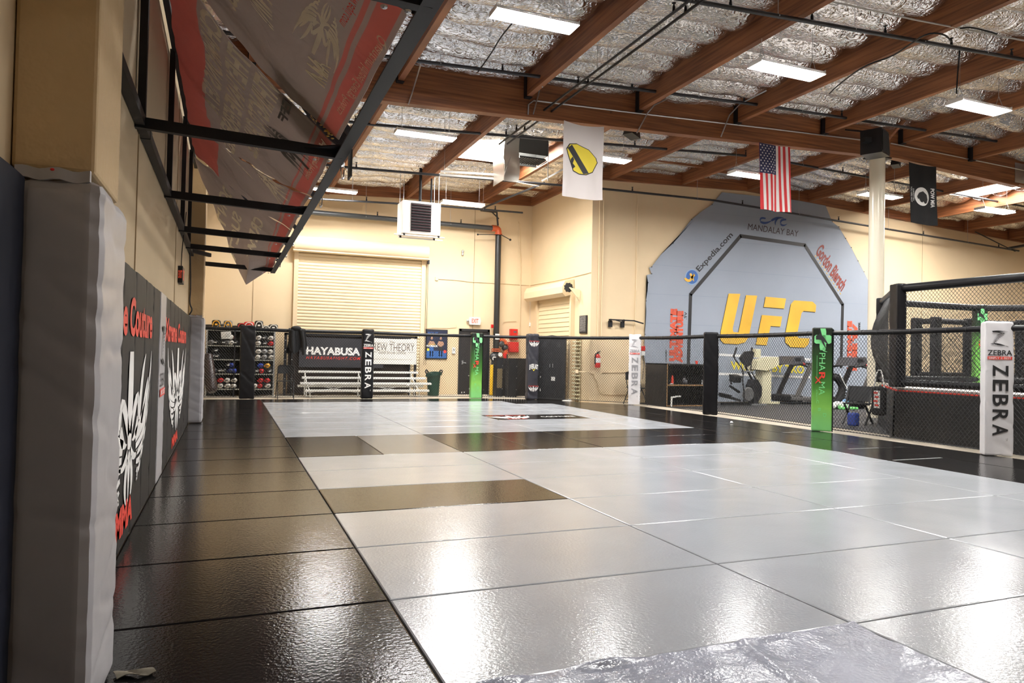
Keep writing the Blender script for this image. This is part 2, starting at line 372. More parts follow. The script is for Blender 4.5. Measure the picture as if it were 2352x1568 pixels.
def zebra_logo(mb, fn):
    for k in range(9):
        t = k/8; strip(mb, blade((.12+.55*t*.2, .96-.06*k*.3), (.5, 1.02-.03*k), (.92-.05*k, .93-.055*k), .035), fn) if k < 4 else None
        strip(mb, blade((.75-.55*t, .84-.62*t), (.50-.25*t, .80-.60*t+.05), (.30-.24*t, .70-.56*t), .030), fn)
    for k in range(4): strip(mb, blade((.06+.1*k, .24-.02*k), (.45, .34-.05*k), (.95, .04+.02*k), .03), fn)
# ================================================================== the setting
def zp(x): return 6.3-.042*(13.5-x) if x < 13.5 else 6.3-.045*(x-13.5)     # underside of the purlins
def zr(x): return zp(x)+.45                                                  # roof deck
WL, WB, WS, WF, XR, YN = -1.41, 17.65, 8.34, 13.5, 27.0, -9.0
b = MB(); b.box((12.8, 4.3, -.09), (28.6, 27, .1)); struct('floor', b, M['conc'])
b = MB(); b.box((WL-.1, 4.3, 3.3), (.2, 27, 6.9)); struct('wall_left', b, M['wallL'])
b = MB(); b.box((3.4, WB+.1, 3.3), (10, .2, 6.9)); struct('wall_back', b, M['wall'])
b = MB(); b.box((WS+.1, 15.625, 3.3), (.2, 4.25, 6.9)); struct('wall_side', b, M['wall'])
b = MB(); b.box((17.85, WF+.1, 3.3), (18.62, .2, 6.9)); struct('wall_far', b, M['wall'])
b = MB(); b.box((XR+.1, 2.2, 3.3), (.2, 22.6, 6.9)); struct('wall_right', b, M['wall'])
b = MB(); b.box((12.8, YN-.1, 3.3), (28.6, .2, 6.9)); struct('wall_near', b, mat('dim_beige', (.30, .24, .16), .8))  # unseen wall, colour darkened as unlit depth so little light bounces back
# deck, in two slopes
b = MB()
for x0, x1 in ((WL-.2, 13.5), (13.5, XR+.2)):
    b.add([(x0, YN-.2, zr(x0)), (x1, YN-.2, zr(x1)), (x1, WB+.2, zr(x1)), (x0, WB+.2, zr(x0)), (x0, YN-.2, zr(x0)+.1), (x1, YN-.2, zr(x1)+.1), (x1, WB+.2, zr(x1)+.1), (x0, WB+.2, zr(x0)+.1)],
          [(3, 2, 1, 0), (4, 5, 6, 7), (0, 1, 5, 4), (1, 2, 6, 5), (2, 3, 7, 6), (3, 0, 4, 7)])
struct('ceiling', b, M['wood'])
PX = [-.55+2.35*k for k in range(12)]
GY = 8.38
SKYL = [(4.35, 6.3, 11.7, 13.9), (18.4, 20.4, 8.9, 11.4)]
def insky(x, y, pad=.0): return any(a-pad < x < c+pad and d-pad < y < e+pad for a, c, d, e in SKYL)
# foil faced batts slung between the purlins, one quilted sheet per bay
random.seed(3)
edges = [WL]+PX+[XR]
for bi, (xa, xb) in enumerate(zip(edges, edges[1:])):
    xa += .05 if bi else .0; xb -= .05 if bi < len(edges)-2 else 0
    for ya, yb in ((-4.0, GY-.09), (GY+.09, WB if xa < WS-1 else WF)):
        if xb-xa < .1: continue
        nx = max(3, int((xb-xa)/.09)); ny = int((yb-ya)/.061)
        b = MB(); ph = random.random()*.4
        def fn(u, v):
            x = xa+(xb-xa)*u; y = ya+(yb-ya)*v; d = min(x-xa, xb-x)
            k = (y-GY)/.61+ph*.3; lobe = abs(sin(pi*k))**.6
            row = math.floor(k); nz = noise.noise((x*1.3+row*3.1, row*7.7, bi))
            e = 1-exp(-max(0, d-.02)/.07)
            z = zr(x)-.01-(.21+.06*nz)*lobe*e
            z += .020*noise.noise((x*2.6+y, y*4.5, bi*3.))*e+.008*noise.noise((x*7+3*y, y*9-2*x, bi*5.))*e
            return (x, y, z)
        b.grid(fn, nx, ny)
        if any(a < xb and c > xa and d < yb and e > ya for a, c, d, e in SKYL):
            keep = [i for i, f in enumerate(b.f) if not insky(sum(b.v[k][0] for k in f)/4, sum(b.v[k][1] for k in f)/4)]
            b.f = [b.f[i] for i in keep]; b.m = [b.m[i] for i in keep]
        tag(b.build('ceiling_insulation', M['foil'], smooth=True), kind='structure')
# purlins
def sloped(b, x0, x1, y0, y1, lo, hi):
    xs = [x0]+([13.5] if x0 < 13.5 < x1 else [])+[x1]
    for a, c in zip(xs, xs[1:]):
        b.add([(a, y0, lo(a)), (c, y0, lo(c)), (c, y1, lo(c)), (a, y1, lo(a)), (a, y0, hi(a)), (c, y0, hi(c)), (c, y1, hi(c)), (a, y1, hi(a))],
              [(3, 2, 1, 0), (4, 5, 6, 7), (0, 1, 5, 4), (1, 2, 6, 5), (2, 3, 7, 6), (3, 0, 4, 7)])
for x in PX:
    ye = WB if x < WS else WF
    for y0, y1 in ((YN, GY-.09), (GY+.09, ye)):
        b = MB(); b.box((x, (y0+y1)/2, zp(x)+.23), (.1, y1-y0, .45)); b.mi = 1
        for yy, s in (((y1 if y1 < GY else y0), -1 if y1 < GY else 1),):
            b.box((x-.057, yy+s*.07, zp(x)+.2), (.012, .12, .4)); b.box((x, yy+s*.07, zp(x)-.008), (.12, .12, .012))
        struct('ceiling_purlin', b, [M['wood'], M['blackm']])
b = MB(); sloped(b, WL, 17.75, GY-.085, GY+.085, lambda x: zp(x)-.33, lambda x: zr(x)); struct('ceiling_girder', b, M['wood'])
b = MB(); sloped(b, 17.77, XR, GY-.085, GY+.085, lambda x: zp(x)-.28, lambda x: zr(x)); struct('ceiling_girder', b, M['wood'])
b = MB(); b.box((17.76, GY-.095, zp(17.7)-.0), (.35, .012, .5)); b.box((17.95, GY-.1, zp(17.7)+.14), (.3, .012, .05)); b.box((17.95, GY-.1, zp(17.7)-.14), (.3, .012, .05))
struct('trim_1', b, M['steel'])
b = MB(); sloped(b, WL, WS, WB-.09, WB-.002, lambda x: zp(x)+.02, lambda x: zr(x)); struct('trim_2', b, M['wood'])
b = MB(); sloped(b, WS+.1, XR, WF-.09, WF-.002, lambda x: zp(x)-.02, lambda x: zr(x)); struct('trim_3', b, M['wood'])
b = MB(); b.box((WS-.05, 15.57, zp(WS)+.22), (.09, 4.1, .42)); struct('trim_4', b, M['wood'])
for k, (x0, x1, y) in enumerate([(-.5, 1.75, 15.0), (6.55, 8.25, 16.3), (1.85, 4.1, 17.2), (8.8, 11, 12.2), (11.1, 13.3, 12.7)]):
    b = MB(); b.box(((x0+x1)/2, y, zp((x0+x1)/2)+.30), (x1-x0, .05, .14)); struct('ceiling_joist', b, M['wood'])
# skylights: curb and glowing milky dome in the roof
for k, (xa, xb, ya, yb) in enumerate(SKYL):
    zc = zr((xa+xb)/2)
    w_ = thing('window_%d' % (k+1), None, None, ((xa+xb)/2, (ya+yb)/2, zc)); w_['kind'] = 'structure'
    c = MB(); dx, dy = (xb-xa)/2, (yb-ya)/2
    for s in (-1, 1): c.box((s*dx, 0, .0), (.03, 2*dy, .22)); c.box((0, s*dy, .0), (2*dx, .03, .22))
    c.build('skylight_curb', M['white'], w_)
    c = MB(); c.grid(lambda u, v: ((u-.5)*2*dx, (v-.5)*2*dy, -.07+.05*sin(pi*u)*sin(pi*v)), 8, 8); c.build('skylight_dome', M['sky'], w_)
# far and near pilasters on the left wall, wall joints
for k, y in enumerate((-.715, 9.5)):
    b = MB(); b.rbox((-1.295, y, 4.15), (.225, .50, 4.74), .012); struct('wall_pilaster', b, M['tan'])
b = MB()
for px in (583, 1089): x = U(px, 600, 1, WB).x; b.box((x, WB-.003, 3.), (.02, .008, 6.))
struct('trim_5', b, mat('joint_shade', (.42, .31, .18), .8))
b = MB()
for y in (2.1, 6.0): b.box((WL+.003, y, 3.), (.008, .02, 6.))
for px in (2118,): x = U(px, 600, 1, WF).x; b.box((x, WF-.003, 3), (.015, .008, 5.9))
struct('trim_6', b, MATS['joint_shade'])
# gym rubber flooring beyond the fence
b = MB(); b.prism([(9.75, 12.2), (10.3, 10.4), (10.05, 6.0), (10.0, 1.0), (26.9, 1.0), (26.9, 13.3), (9.75, 13.3)], lambda u, v, d: (u, v, -.04+d), .012)
struct('floor_gym', b, M['gymfloor'])
# ================================================================== floor mats, each one its own
ORD = 'nearest second third fourth fifth sixth seventh eighth ninth tenth eleventh twelfth thirteenth fourteenth fifteenth sixteenth seventeenth eighteenth'.split()
_mm = {}
def floor_mat(x0, x1, y0, y1, m, label, group):
    key = (round(x1-x0, 3), round(y1-y0, 3), m)
    if key not in _mm:
        b = MB(); b.rbox((0, 0, .0195), (x1-x0-.006, y1-y0-.006, .039), .010, seg=2)
        o = b.build('floor_mat', M[m], recentre=False); _mm[key] = o
    else: o = _mm[key].copy(); COL.objects.link(o)
    o.location = ((x0+x1)/2, (y0+y1)/2, -.0395)
    return tag(o, label, 'mat', group)
for j in range(-2, 14):
    if j in (5, 6): continue
    r = ORD[j+2] if j < 5 else ORD[j]
    for i, (x0, x1) in enumerate([(0, 2), (2, 4), (4, 6)]):
        c = ['left', 'middle', 'right'][i]
        if (i, j) == (0, -2): continue
        if (i, j) == (2, 9): continue
        if (i, j) == (0, 2): floor_mat(x0, x1, j, j+1, 'matb', 'lone black floor mat set among the grey mats, beside the left border line', 'black mats among the grey'); continue
        if j < 5: floor_mat(x0, x1, j, j+1, 'matg', 'grey floor mat, near field, %s column, %s row from the camera' % (c, r), 'grey floor mats')
        else: floor_mat(x0, x1, j, j+1, 'matg', 'grey floor mat, far field beyond the dark band, %s column, %s row out' % (c, ORD[j-7]), 'grey floor mats')
for k, (a, c) in enumerate([(-2, -1), (-1, 1), (1, 3), (3, 5)]): floor_mat(6, 7, a, c, 'matg', 'narrow grey floor mat along the right border, near field, %s from the camera' % ORD[k], 'grey floor mats')
for k, (a, c) in enumerate([(7, 9), (9, 11), (11, 13)]): floor_mat(6, 7, a, c, 'matg', 'narrow grey floor mat along the right border, far field, %s of three' % ['near', 'middle', 'last'][k], 'grey floor mats')
for k, (a, c, m, l) in enumerate([(0, 1, 'matb', 'black floor mat of the dark cross band, touching the left border'), (1, 2, 'matt', 'worn taupe floor mat in the dark cross band'),
     (2, 3, 'matb', 'black floor mat of the dark cross band, just right of the taupe mat'), (3, 4, 'matb', 'black floor mat of the dark cross band, second right of the taupe mat')]):
    floor_mat(a, c, 5, 7, m, l, 'mats of the dark cross band')
for k, (a, y) in enumerate([(4, 5), (4, 6), (6, 5), (6, 6)]):
    floor_mat(a, a+(2 if a == 4 else 1), y, y+1, 'matb', 'black floor mat at the right end of the dark cross band, %s' % ['front inner', 'back inner', 'front outer', 'back outer'][k], 'mats of the dark cross band')
for j in range(-2, 15):
    floor_mat(-1.36, 0, j, j+1 if j < 14 else 15.1, 'matb', 'black floor mat in the strip along the padded wall, %s row from the camera' % ORD[j+2], 'black border mats')
for k in range(6): floor_mat(7, 8, -1+2*k, 1+2*k, 'matb', 'black border mat touching the grey field on its right side, %s from the camera' % ORD[k], 'black border mats')
for k in range(7): floor_mat(8, 8.95, -2+2*k, 2*k, 'matb', 'black border mat along the foot of the right fence, %s from the camera' % ORD[k], 'black border mats')
for k, (a, c) in enumerate([(0, 2), (2, 4), (4, 6)]): floor_mat(a, c, 14, 15.1, 'matb', 'black border mat under the back fence, %s of three' % ['left', 'middle', 'right'][k], 'black border mats')
b = MB(); b.prism([(6.003, 13.003), (6.997, 13.003), (6.997, 14.62), (6.003, 15.0)], lambda u, v, d: (u, v, -.0395+d), .039)
tag(b.build('floor_mat', M['matb']), 'cut black corner mat behind the grey field by the dark sponsor post', 'mat', 'black border mats')
b = MB(); b.prism([(7.003, 11.003), (7.997, 11.003), (7.997, 12.003), (8.94, 12.003), (8.94, 12.4), (7.15, 14.6), (7.003, 14.6)], lambda u, v, d: (u, v, -.0395+d), .039)
tag(b.build('floor_mat', M['matb']), 'large cut black mat filling the diagonal fence corner', 'mat', 'black border mats')
# the logo mat
o = floor_mat(4, 6, 9, 10, 'matb', 'black floor mat printed with a white and red winged logo', 'black mats among the grey')
o.name = 'logo_mat'; o.data = o.data.copy()
L = MB(); wing_logo(L, lambda u, v: (-.55+(u-.5)*.9, (v-.5)*.62-.05, .0402)); text(L, 'COUTURE', lambda u, v: (.1+u*.75, -.1+v*.16, .0402), .02); L.build('logo_print', M['whitep'], o)
L = MB(); text(L, 'Xtreme Couture', lambda u, v: (-.95+u*.85, .30+v*.12, .0402), .01); text(L, 'MMA', lambda u, v: (-.75+u*.4, -.42+v*.1, .0402), .02); L.build('red_print', M['redp'], o)
# wrinkled silver mat
b = MB()
def sil(u, v):
    x = .004+1.992*u; y = -1.998+.99*v
    z = .002+.010*noise.noise((x*2.4+y, y*6, 1))+.005*noise.noise((x*7-2*y, y*11, 4))+.0012*noise.noise((x*25, y*30, 2))+.02*exp(-((x-1.25-.2*(y+1.5))/.04)**2)*(.5+.5*noise.noise((y*4, 2, 2)))+.012*exp(-((y+1.012)/.03)**2)*abs(noise.noise((x*2.3, 0, 0)))*3
    return (x, y, z)
b.grid(sil, 150, 90)
b.mi = 0; b.box((1, -1.5, -.021), (1.99, .99, .037))
tag(b.build('floor_mat', M['mats'], smooth=True), 'wrinkled silver-grey taped floor mat at the bottom edge of the picture', 'mat', 'grey floor mats')
# seam tapes that catch the light on the black border
for k, (y, x0, x1) in enumerate([(3.0, 7.08, 7.95), (4.0, 7.4, 7.98)]):
    b = MB(); b.box(((x0+x1)/2, y, .001), (x1-x0, .035, .002)); tag(b.build('seam_tape', M['steel']), ['longer', 'shorter farther'][k]+' strip of silver seam tape on the black mats near the white sponsor post', 'tape', 'silver seam tapes')
b = MB(); b.ball((8.3, 7.6, .012), (.07, .06, .03)); b.ball((8.33, 7.64, .02), (.05, .04, .03)); tag(b.build('tape_wad', M['whitep'], smooth=True), 'small white wad of tape on the black mat before the dark post', 'tape')
# ================================================================== hung from the roof
def fixture(x, y, z, label, rz=0., yl=1.22):
    t = thing('fluorescent_light', label, 'light', (x, y, z), rz, 'hanging fluorescent lights')
    b = MB(); L = yl/2
    pr = [(-.17, 0), (-.10, .075), (.10, .075), (.17, 0), (.165, 0), (.098, .07), (-.098, .07), (-.165, 0)]
    b.add([(sx*L, u, v) for sx in (-1, 1) for u, v in pr], [(k, (k+1) % 8, (k+1) % 8+8, k+8) for k in range(8)])
    for s in (-1, 1): b.box((s*L, 0, .035), (.006, .30, .07))
    b.build('housing', M['white'], t)
    b = MB()
    for s in (-1, 1): b.box((0, s*.078, .022), (yl-.03, .115, .03))
    b.build('tube', M['lamp'], t)
    b = MB()
    for s in (-1, 1):
        h = zr(x)-.15-z
        b.tube([(s*L*.8, -.07, .075), (s*L*.8, 0, .28), (s*L*.8, 0, h)], .004, 5); b.tube([(s*L*.8, .07, .075), (s*L*.8, 0, .28)], .004, 5)
    b.build('hanger_wire', M['steel'], t)
    return t
LT = [(3.0, 5.3, 5.8, 'bright twin-tube light above the foil bay right of the banner rack, nearest on the left'),
 (2.8, 10.3, 5.6, 'fluorescent light hanging just beyond the big girder, left of the sheet-metal duct'),
 (1.72, 15.7, 5.5, 'fluorescent light near the back wall, half hidden by the banner rack'),
 (5.2, 15.3, 5.4, 'fluorescent light near the back wall right of the unit heater'),
 (6.95, 4.8, 5.6, 'large bright fluorescent light hanging in front of the girder above the striped flag'),
 (11.0, 4.65, 5.6, 'fluorescent light at the right edge, in front of the girder'),
 (6.45, 9.55, 5.4, 'fluorescent light glaring beside the white flag with the yellow shield'),
 (10.2, 9.3, 5.4, 'fluorescent light behind the striped flag'),
 (14.3, 9.45, 5.4, 'fluorescent light behind the round column'),
 (18.5, 9.4, 5.4, 'fluorescent light under the far right skylight')]
for x, y, z, l in LT: fixture(x, y, z, l)
for x, y in ((9.0, -7.), (3.2, .9), (7.2, .9), (11.0, .6), (15, 4.6), (15, 0.2), (22.5, 9.4), (22.5, 4)):  # fixtures out of view, added to light the near floor and pads
    fixture(x, y, 5.65 if x > 5 else 5.8, 'added fluorescent light out of view, to brighten the room, at %.0f by %.0f metres' % (x, y+5))
def pipe(name, pts, r, m, label, cat, hang=(), n=10, sm=0, group=None, zt=None):
    t = thing(name, label, cat, Vector(pts[0]), 0, group); o = Vector(pts[0])
    b = MB(); b.tube([Vector(p)-o for p in pts], r, n, smooth_path=sm); b.build('pipe_run', M[m], t, smooth=True)
    if hang:
        Q = [Vector(p) for p in pts]; sl = [(b2-a2).length for a2, b2 in zip(Q, Q[1:])]; T = sum(sl)
        def along(f):
            d = f*T
            for i_, l_ in enumerate(sl):
                if d <= l_ or i_ == len(sl)-1: return Q[i_]+(Q[i_+1]-Q[i_])*(d/l_)
                d -= l_
        for f in hang:
            b = MB(); p = along(f)-o; top = zr(p.x+o.x)-.12-o.z
            b.tube([(p.x, p.y, p.z+r), (p.x, p.y, top)], .005, 5); b.tube([(p.x, p.y-r*1.1, p.z-.0), (p.x, p.y, p.z-r*1.25), (p.x, p.y+r*1.1, p.z), (p.x, p.y, p.z+r*1.5)], .006, 5, closed=True); b.build('hanger', M['steel'], t)
        for f in hang:
            b = MB(); p = along(min(1, f+.06))-o; b.lathe([(.022, 0), (.018, .05), (.008, .09), (.03, .1), (.03, .104)], p+Vector((0, 0, r)), 8); b.build('sprinkler_head', M['blackm'], t)
    return t
H = [.06, .2, .34, .48, .62, .76, .9]
pipe('sprinkler_pipe', [U(1500, -14, 1, 4.0), U(2352, 137, 1, 4.0), (14, 4.0, U(2352, 137, 1, 4.0).z+.1)], .03, 'pipe', 'dark sprinkler pipe, nearest of the long runs, crossing above the large bright light', 'pipe', H)
pipe('sprinkler_pipe', [(WL+.1, 7.6, U(935, 138, 1, 7.6).z-.08), U(945, 138, 1, 7.6), U(1760, 243, 1, 7.6), U(2352, 334, 1, 7.6)], .03, 'pipe', 'dark sprinkler pipe running along the front of the big timber girder', 'pipe', H)
pipe('sprinkler_pipe', [(WL+.1, 10.7, U(845, 285, 1, 10.7).z-.05), U(845, 285, 1, 10.7), U(1743, 360, 1, 10.7), U(2352, 474, 1, 10.7)], .03, 'pipe', 'dark sprinkler pipe behind the girder, passing behind the hanging flags', 'pipe', H)
pipe('sprinkler_pipe', [(WL+.1, 13.1, U(805, 385, 1, 13.1).z), U(805, 385, 1, 13.1), U(1380, 433, 1, 13.1), U(1640, 460, 1, 13.1), U(2340, 576, 1, 13.1)], .03, 'pipe', 'dark sprinkler pipe along the top of the canvas wall', 'pipe', H)
pipe('sprinkler_pipe', [U(700, 455, 1, 16.2), U(1010, 473, 1, 16.2), (7.4, 16.2, U(1010, 473, 1, 16.2).z+.05)], .028, 'pipe', 'thin dark sprinkler pipe near the back wall above the roller shutter', 'pipe', [.2, .5, .8])
pipe('sprinkler_pipe', [U(1160, 15, 1, 1.2), (14, 1.2, zr(14)-.5)], .03, 'pipe', 'sprinkler pipe overhead, out of the picture', 'pipe') if False else None
pm = U(1145, 525, 1, 17.35)
t = pipe('fire_main', [U(700, 486, 1, 17.35), (pm.x-.15, 17.35, pm.z)], .075, 'steel', 'thick grey fire main running along the back wall into a red elbow', 'pipe', [.3, .75], 14)
MATS['mainpipe'] = mat('main_pipe_grey', (.10, .105, .11), .4, .5)
for ch in t.children:
    if ch.name.startswith('pipe_run'): ch.data.materials[0] = MATS['mainpipe']
pipe('seismic_brace', [U(2240, 532, 1, 13.0), U(2300, 562, 1, 12.9), U(2332, 577, 1, 12.8)], .018, 'blackm', 'slanting dark brace at the right end of the far wall pipe', 'brace', n=6)
pipe('seismic_brace', [U(2318, 570, 1, 12.8), U(2352, 564, 1, 12.8), U(2420, 556, 1, 12.8)], .05, 'pipe', 'stubby dark pipe end at the right picture edge below the roof', 'pipe', n=10)
# unistrut rails going away from the camera
for k, (a, c) in enumerate([((1140, 330), (1598, 0)), ((1162, 330), (1620, 0))]):
    p = U(*c, 2, 5.75); q = U(*a, 2, 5.75); p.x = q.x = (p.x+q.x)/2
    pipe('hanging_rod_rail', [p+(p-q)*.6, q], .02, 'blackm', ['left', 'right'][k]+' of the two thin dark rails running away beneath the foil past the duct', 'rail', [.15, .35, .6, .85], 6, group='twin rails')
# conduits
gy = GY-.11
pipe('conduit', [U(1213, 263, 1, gy), U(1214, 240, 1, gy), U(1226, 231, 1, gy), U(1480, 262, 1, gy), U(1764, 295, 1, gy), U(1975, 321, 1, gy)], .014, 'steel', 'thin galvanised conduit on the face of the girder left of the column', 'conduit', n=6)
pipe('conduit', [U(2046, 329, 1, gy), U(2352, 391, 1, gy)], .014, 'steel', 'thin galvanised conduit on the face of the girder right of the column', 'conduit', n=6)
for k, (a, c, d) in enumerate([((1225, 262), (1246, 180), (1246, 200)), ((1463, 305), (1495, 245), (1530, 228)), ((1656, 314), (1682, 248), (1760, 208)), ((938, 240), (952, 196), (966, 148))]):
    pipe('conduit', [U(*a, 1, gy-.02), U(*c, 1, gy-.05), U(*d, 2, [5.88, 6.0, 6.12, 5.74][k])], .012, 'steel', 'bent conduit drop on the girder face, %s from the left' % ['second', 'third', 'rightmost', 'first'][k], 'conduit', n=6, sm=1)
pipe('conduit', [U(1895, 0, 2, 6.12), U(2100, 45, 2, 6.12), U(2352, 93, 2, 6.12)], .012, 'steel', 'thin conduit near the upper right corner above the nearest sprinkler pipe', 'conduit', n=6)
pipe('conduit', [U(1764, 82, 1, 6.), U(2069, 142, 1, 6.), U(2352, 178, 1, 6.)], .008, 'steel', 'thin wire conduit crossing the foil between the two large lights', 'conduit', n=6)
for k, pts in enumerate([[(1905, 215), (1925, 195), (1985, 150), (2050, 130), (2085, 105), (2130, 75), (2170, 78), (2185, 95)], [(2207, 50), (2200, 75), (2205, 110), (2200, 160), (2197, 215)], [(1098, 165), (1130, 120), (1150, 85), (1175, 55)], [(2205, 65), (2230, 62), (2270, 72), (2290, 78)]]):
    pp = [U(x, y, 2, 5.95) if k != 1 else U(x, y, 1, 4.65) for x, y in pts]
    b = MB(); b.tube(pp, .012, 6, smooth_path=2)
    tag(b.build('power_cable', M['blackm'], smooth=True), ['drooping black cable across the foil right of the large bright light', 'black cable bundle dropping to the right-edge light', 'thin dark cable on the foil near the banner rack', 'short black cable loop at the upper right'][k], 'cable')
# column with the loudspeaker
cx, cy = 12.98, 8.40
t = thing('support_column', 'round cream-painted column rising to the girder behind the cage', 'column', (cx, cy, -.04)); t['kind'] = 'structure'
b = MB(); b.lathe([(.165, 0), (.165, zp(cx)-.33+.04-.03)], n=28); b.build('shaft', mat('cream_gloss_paint', (.74, .68, .54), .22), t, smooth=True)
b = MB(); b.box((0, 0, zp(cx)-.33+.02), (.55, .3, .03)); b.build('cap_plate', M['blackm'], t)
p = U(2008, 330, 1, 7.55)
t = thing('loudspeaker', 'black loudspeaker cabinet tilted beside the top of the column', 'speaker', p, .45)
b = MB(); b.prism([(-.30, -.28), (.30, -.25), (.26, .27), (-.26, .25)], lambda u, v, d: (u*(1-.0*d), -.22+d+.04*v, v), .42); b.build('cabinet', M['black'], t)
b = MB(); b.prism([(-.26, -.23), (.26, -.21), (.22, .22), (-.22, .21)], lambda u, v, d: (u, -.235+d+.04*v, v), .012); b.build('grille', M['cloth'], t)
b = MB(); b.bar((-.3, 0, 0), (-.42, .1, 0), .12, .1); b.bar((0, .2, .3), (.1, .62, .45), .03); b.build('bracket', M['blackm'], t)
b = MB(); a = U(2030, 330, 1, 8.2); c = U(2078, 275, 1, 7.7); b.bar(a, c, .07, .05); tag(b.build('timber_brace', M['wood']), 'short diagonal timber brace right of the black loudspeaker', 'brace')
# wedge shaped black projectors hanging under the girder
for k, (x, y, s) in enumerate([(1452, 300, 1.), (2056, 373, .8)]):
    p = U(x, y, 1, 8.75); t = thing('wedge_lamp', ['black wedge-shaped device under the girder right of the white flag', 'smaller black wedge-shaped device under the girder right of the column'][k], 'device', p, .5, 'black wedge devices')
    b = MB(); b.prism([(-.17*s, -.1*s), (.17*s, -.14*s), (.09*s, .13*s), (-.02*s, .13*s)], lambda u, v, d: (u, d-.1, v), .22*s); b.build('body', M['black'], t)
    b = MB(); b.tube([(.0, 0, .12*s), (.02, -.02, .2), (.0, 0, .3)], .012, 6); b.tube([(.05, 0, .12*s), (.09, 0, .2), (.05, 0, .3)], .008, 6); b.build('cable', M['blackm'], t)
# unit heater
p = U(962, 505, 1, 14.75)
t = thing('unit_heater', 'white box unit heater with dark louvres hanging before the roller shutter', 'heater', p, 0)
W, Hh, D = 1.02, .86, .62
MATS['heat'] = mat('heater_enamel', (.80, .74, .70), .35)
b = MB(); b.rbox((0, 0, 0), (W, D, Hh), .015); b.build('cabinet', MATS['heat'], t)
b = MB(); b.rbox((-.02, -D/2-.004, .01), (.54, .03, Hh*.84), .004); b.build('opening', M['black'], t)
b = MB()
for k in range(10): b.box((-.02, -D/2-.03, -.32+k*.072), (.52, .05, .012), rx=.6)
b.build('louvre', mat('louvre_brown', (.06, .03, .035), .4, .4), t)
b = MB()
for s in (-1, 1): b.tube([(-.62+.1*s, s*.22-.1, -Hh/2-.05), (.66+.04*s, s*.22-.1, -Hh/2-.05)], .016, 8)
b.build('support_rail', M['white'], t)
b = MB()
for sx in (-1, 1):
    for sy in (-1, 1): b.lathe([(.03, 0), (.03, .05)], (sx*.46, sy*.22-.1, -Hh/2-.06), 8)
b.build('rail_clamp', M['black'], t)
b = MB()
for sx in (-1, 1):
    for sy in (-1, 1): b.tube([(sx*.47, sy*.22, -Hh/2), (sx*.47, sy*.22, 1.35)], .006, 5)
b.build('hanging_rod', M['steel'], t)
b = MB(); b.tube([(.35, .1, .43), (.35, .1, 1.4)], .025, 8); b.tube([(.05, .1, .43), (.05, .1, 1.4)], .04, 8); b.build('flue', M['blackm'], t)
b = MB(); text(b, 'REZNOR', lambda u, v: (.30+u*.12, -D/2-.002, -.36+v*.02), .02); b.build('maker_lettering', M['greyp'], t)
# sheet-metal duct hanging under the skylight
a = U(1160, 280, 1, 11.4); c = U(1258, 412, 1, 11.4)
t = thing('air_duct', 'open sheet-metal air duct box hanging under the skylight left of the white flag', 'duct', ((a.x+c.x)/2, 11.75, 5.2))
w2 = (c.x-a.x)/2; hz = zr(5.5)-5.2-.05
b = MB()
b.box((.18, -.33, .95), (w2*2-.36, .015, hz-.62)); b.box((.18, .33, .9), (w2*2-.36, .015, hz-.5)); b.box((w2-.01, 0, .95), (.015, .66, hz-.62))
b.build('duct_sheet', mat('dull_duct', (.10, .10, .095), .5, .6), t)
b = MB(); b.sheet(lambda u, v: (-w2+u*.36+.02*sin(v*7), -.36+.03*sin(5*v+2*u), -.02+v*(hz-.1)), 8, 20, .01); b.sheet(lambda u, v: (-w2+.01*sin(9*v), -.34+.68*u, .0+v*(hz-.2)), 6, 16, .01)
b.build('bent_sheet', mat('bright_duct', (.58, .56, .50), .32, .9, bump=(2, .3)), t, smooth=True)
b = MB(); b.add([(-w2, -.34, 0), (w2*.6, -.36, -.06), (w2, .3, .12), (-w2*.3, .34, .18), (-w2, -.34, .012), (w2*.6, -.36, -.048), (w2, .3, .132), (-w2*.3, .34, .192)], [(3, 2, 1, 0), (4, 5, 6, 7), (0, 1, 5, 4), (1, 2, 6, 5), (2, 3, 7, 6), (3, 0, 4, 7)])
b.build('bottom_flap', MATS['bright_duct'], t)
b = MB(); b.box((.2, 0, .62), (w2*1.2, .5, .03))
for k in range(14): b.box((-.18+k*.06, 0, .60), (.008, .5, .03))
b.build('register_grille', M['black'], t)
b = MB(); b.tube([(-w2, -.37, .1), (-w2+.25, -.37, .85), (-w2+.1, -.37, hz)], .008, 5); b.tube([(w2, -.35, .1), (w2, -.35, hz)], .012, 5); b.build('hanging_wire', M['steel'], t)
for k, (a, c) in enumerate([((1012, 393), (1158, 402)), ((1010, 401), (1158, 412)), ((1245, 415), (1300, 385))]):
    p = U(*a, 1, 12.3); q = U(*c, 1, 12.3); b = MB(); b.bar(p, q, .04, .04); tag(b.build('strut_channel', M['white']), ['upper white strut left of the duct', 'lower white strut left of the duct', 'white strut rising right of the duct'][k], 'strut')
b = MB(); b.tube([U(1100, 480, 1, 16.6), U(1130, 487, 1, 17.2), (pm.x, 17.35, pm.z+.32)], .02, 8); b.tube([U(1250, 420, 1, 13.3), U(1118, 474, 1, 16.4), U(1105, 483, 1, 16.6), U(1141, 487, 1, 17.2), (pm.x-.02, 17.35, pm.z+.1)], .03, 8)
tag(b.build('branch_pipe', M['pipe'], smooth=True), 'dark branch pipe slanting from the duct to the red elbow of the fire main', 'pipe')
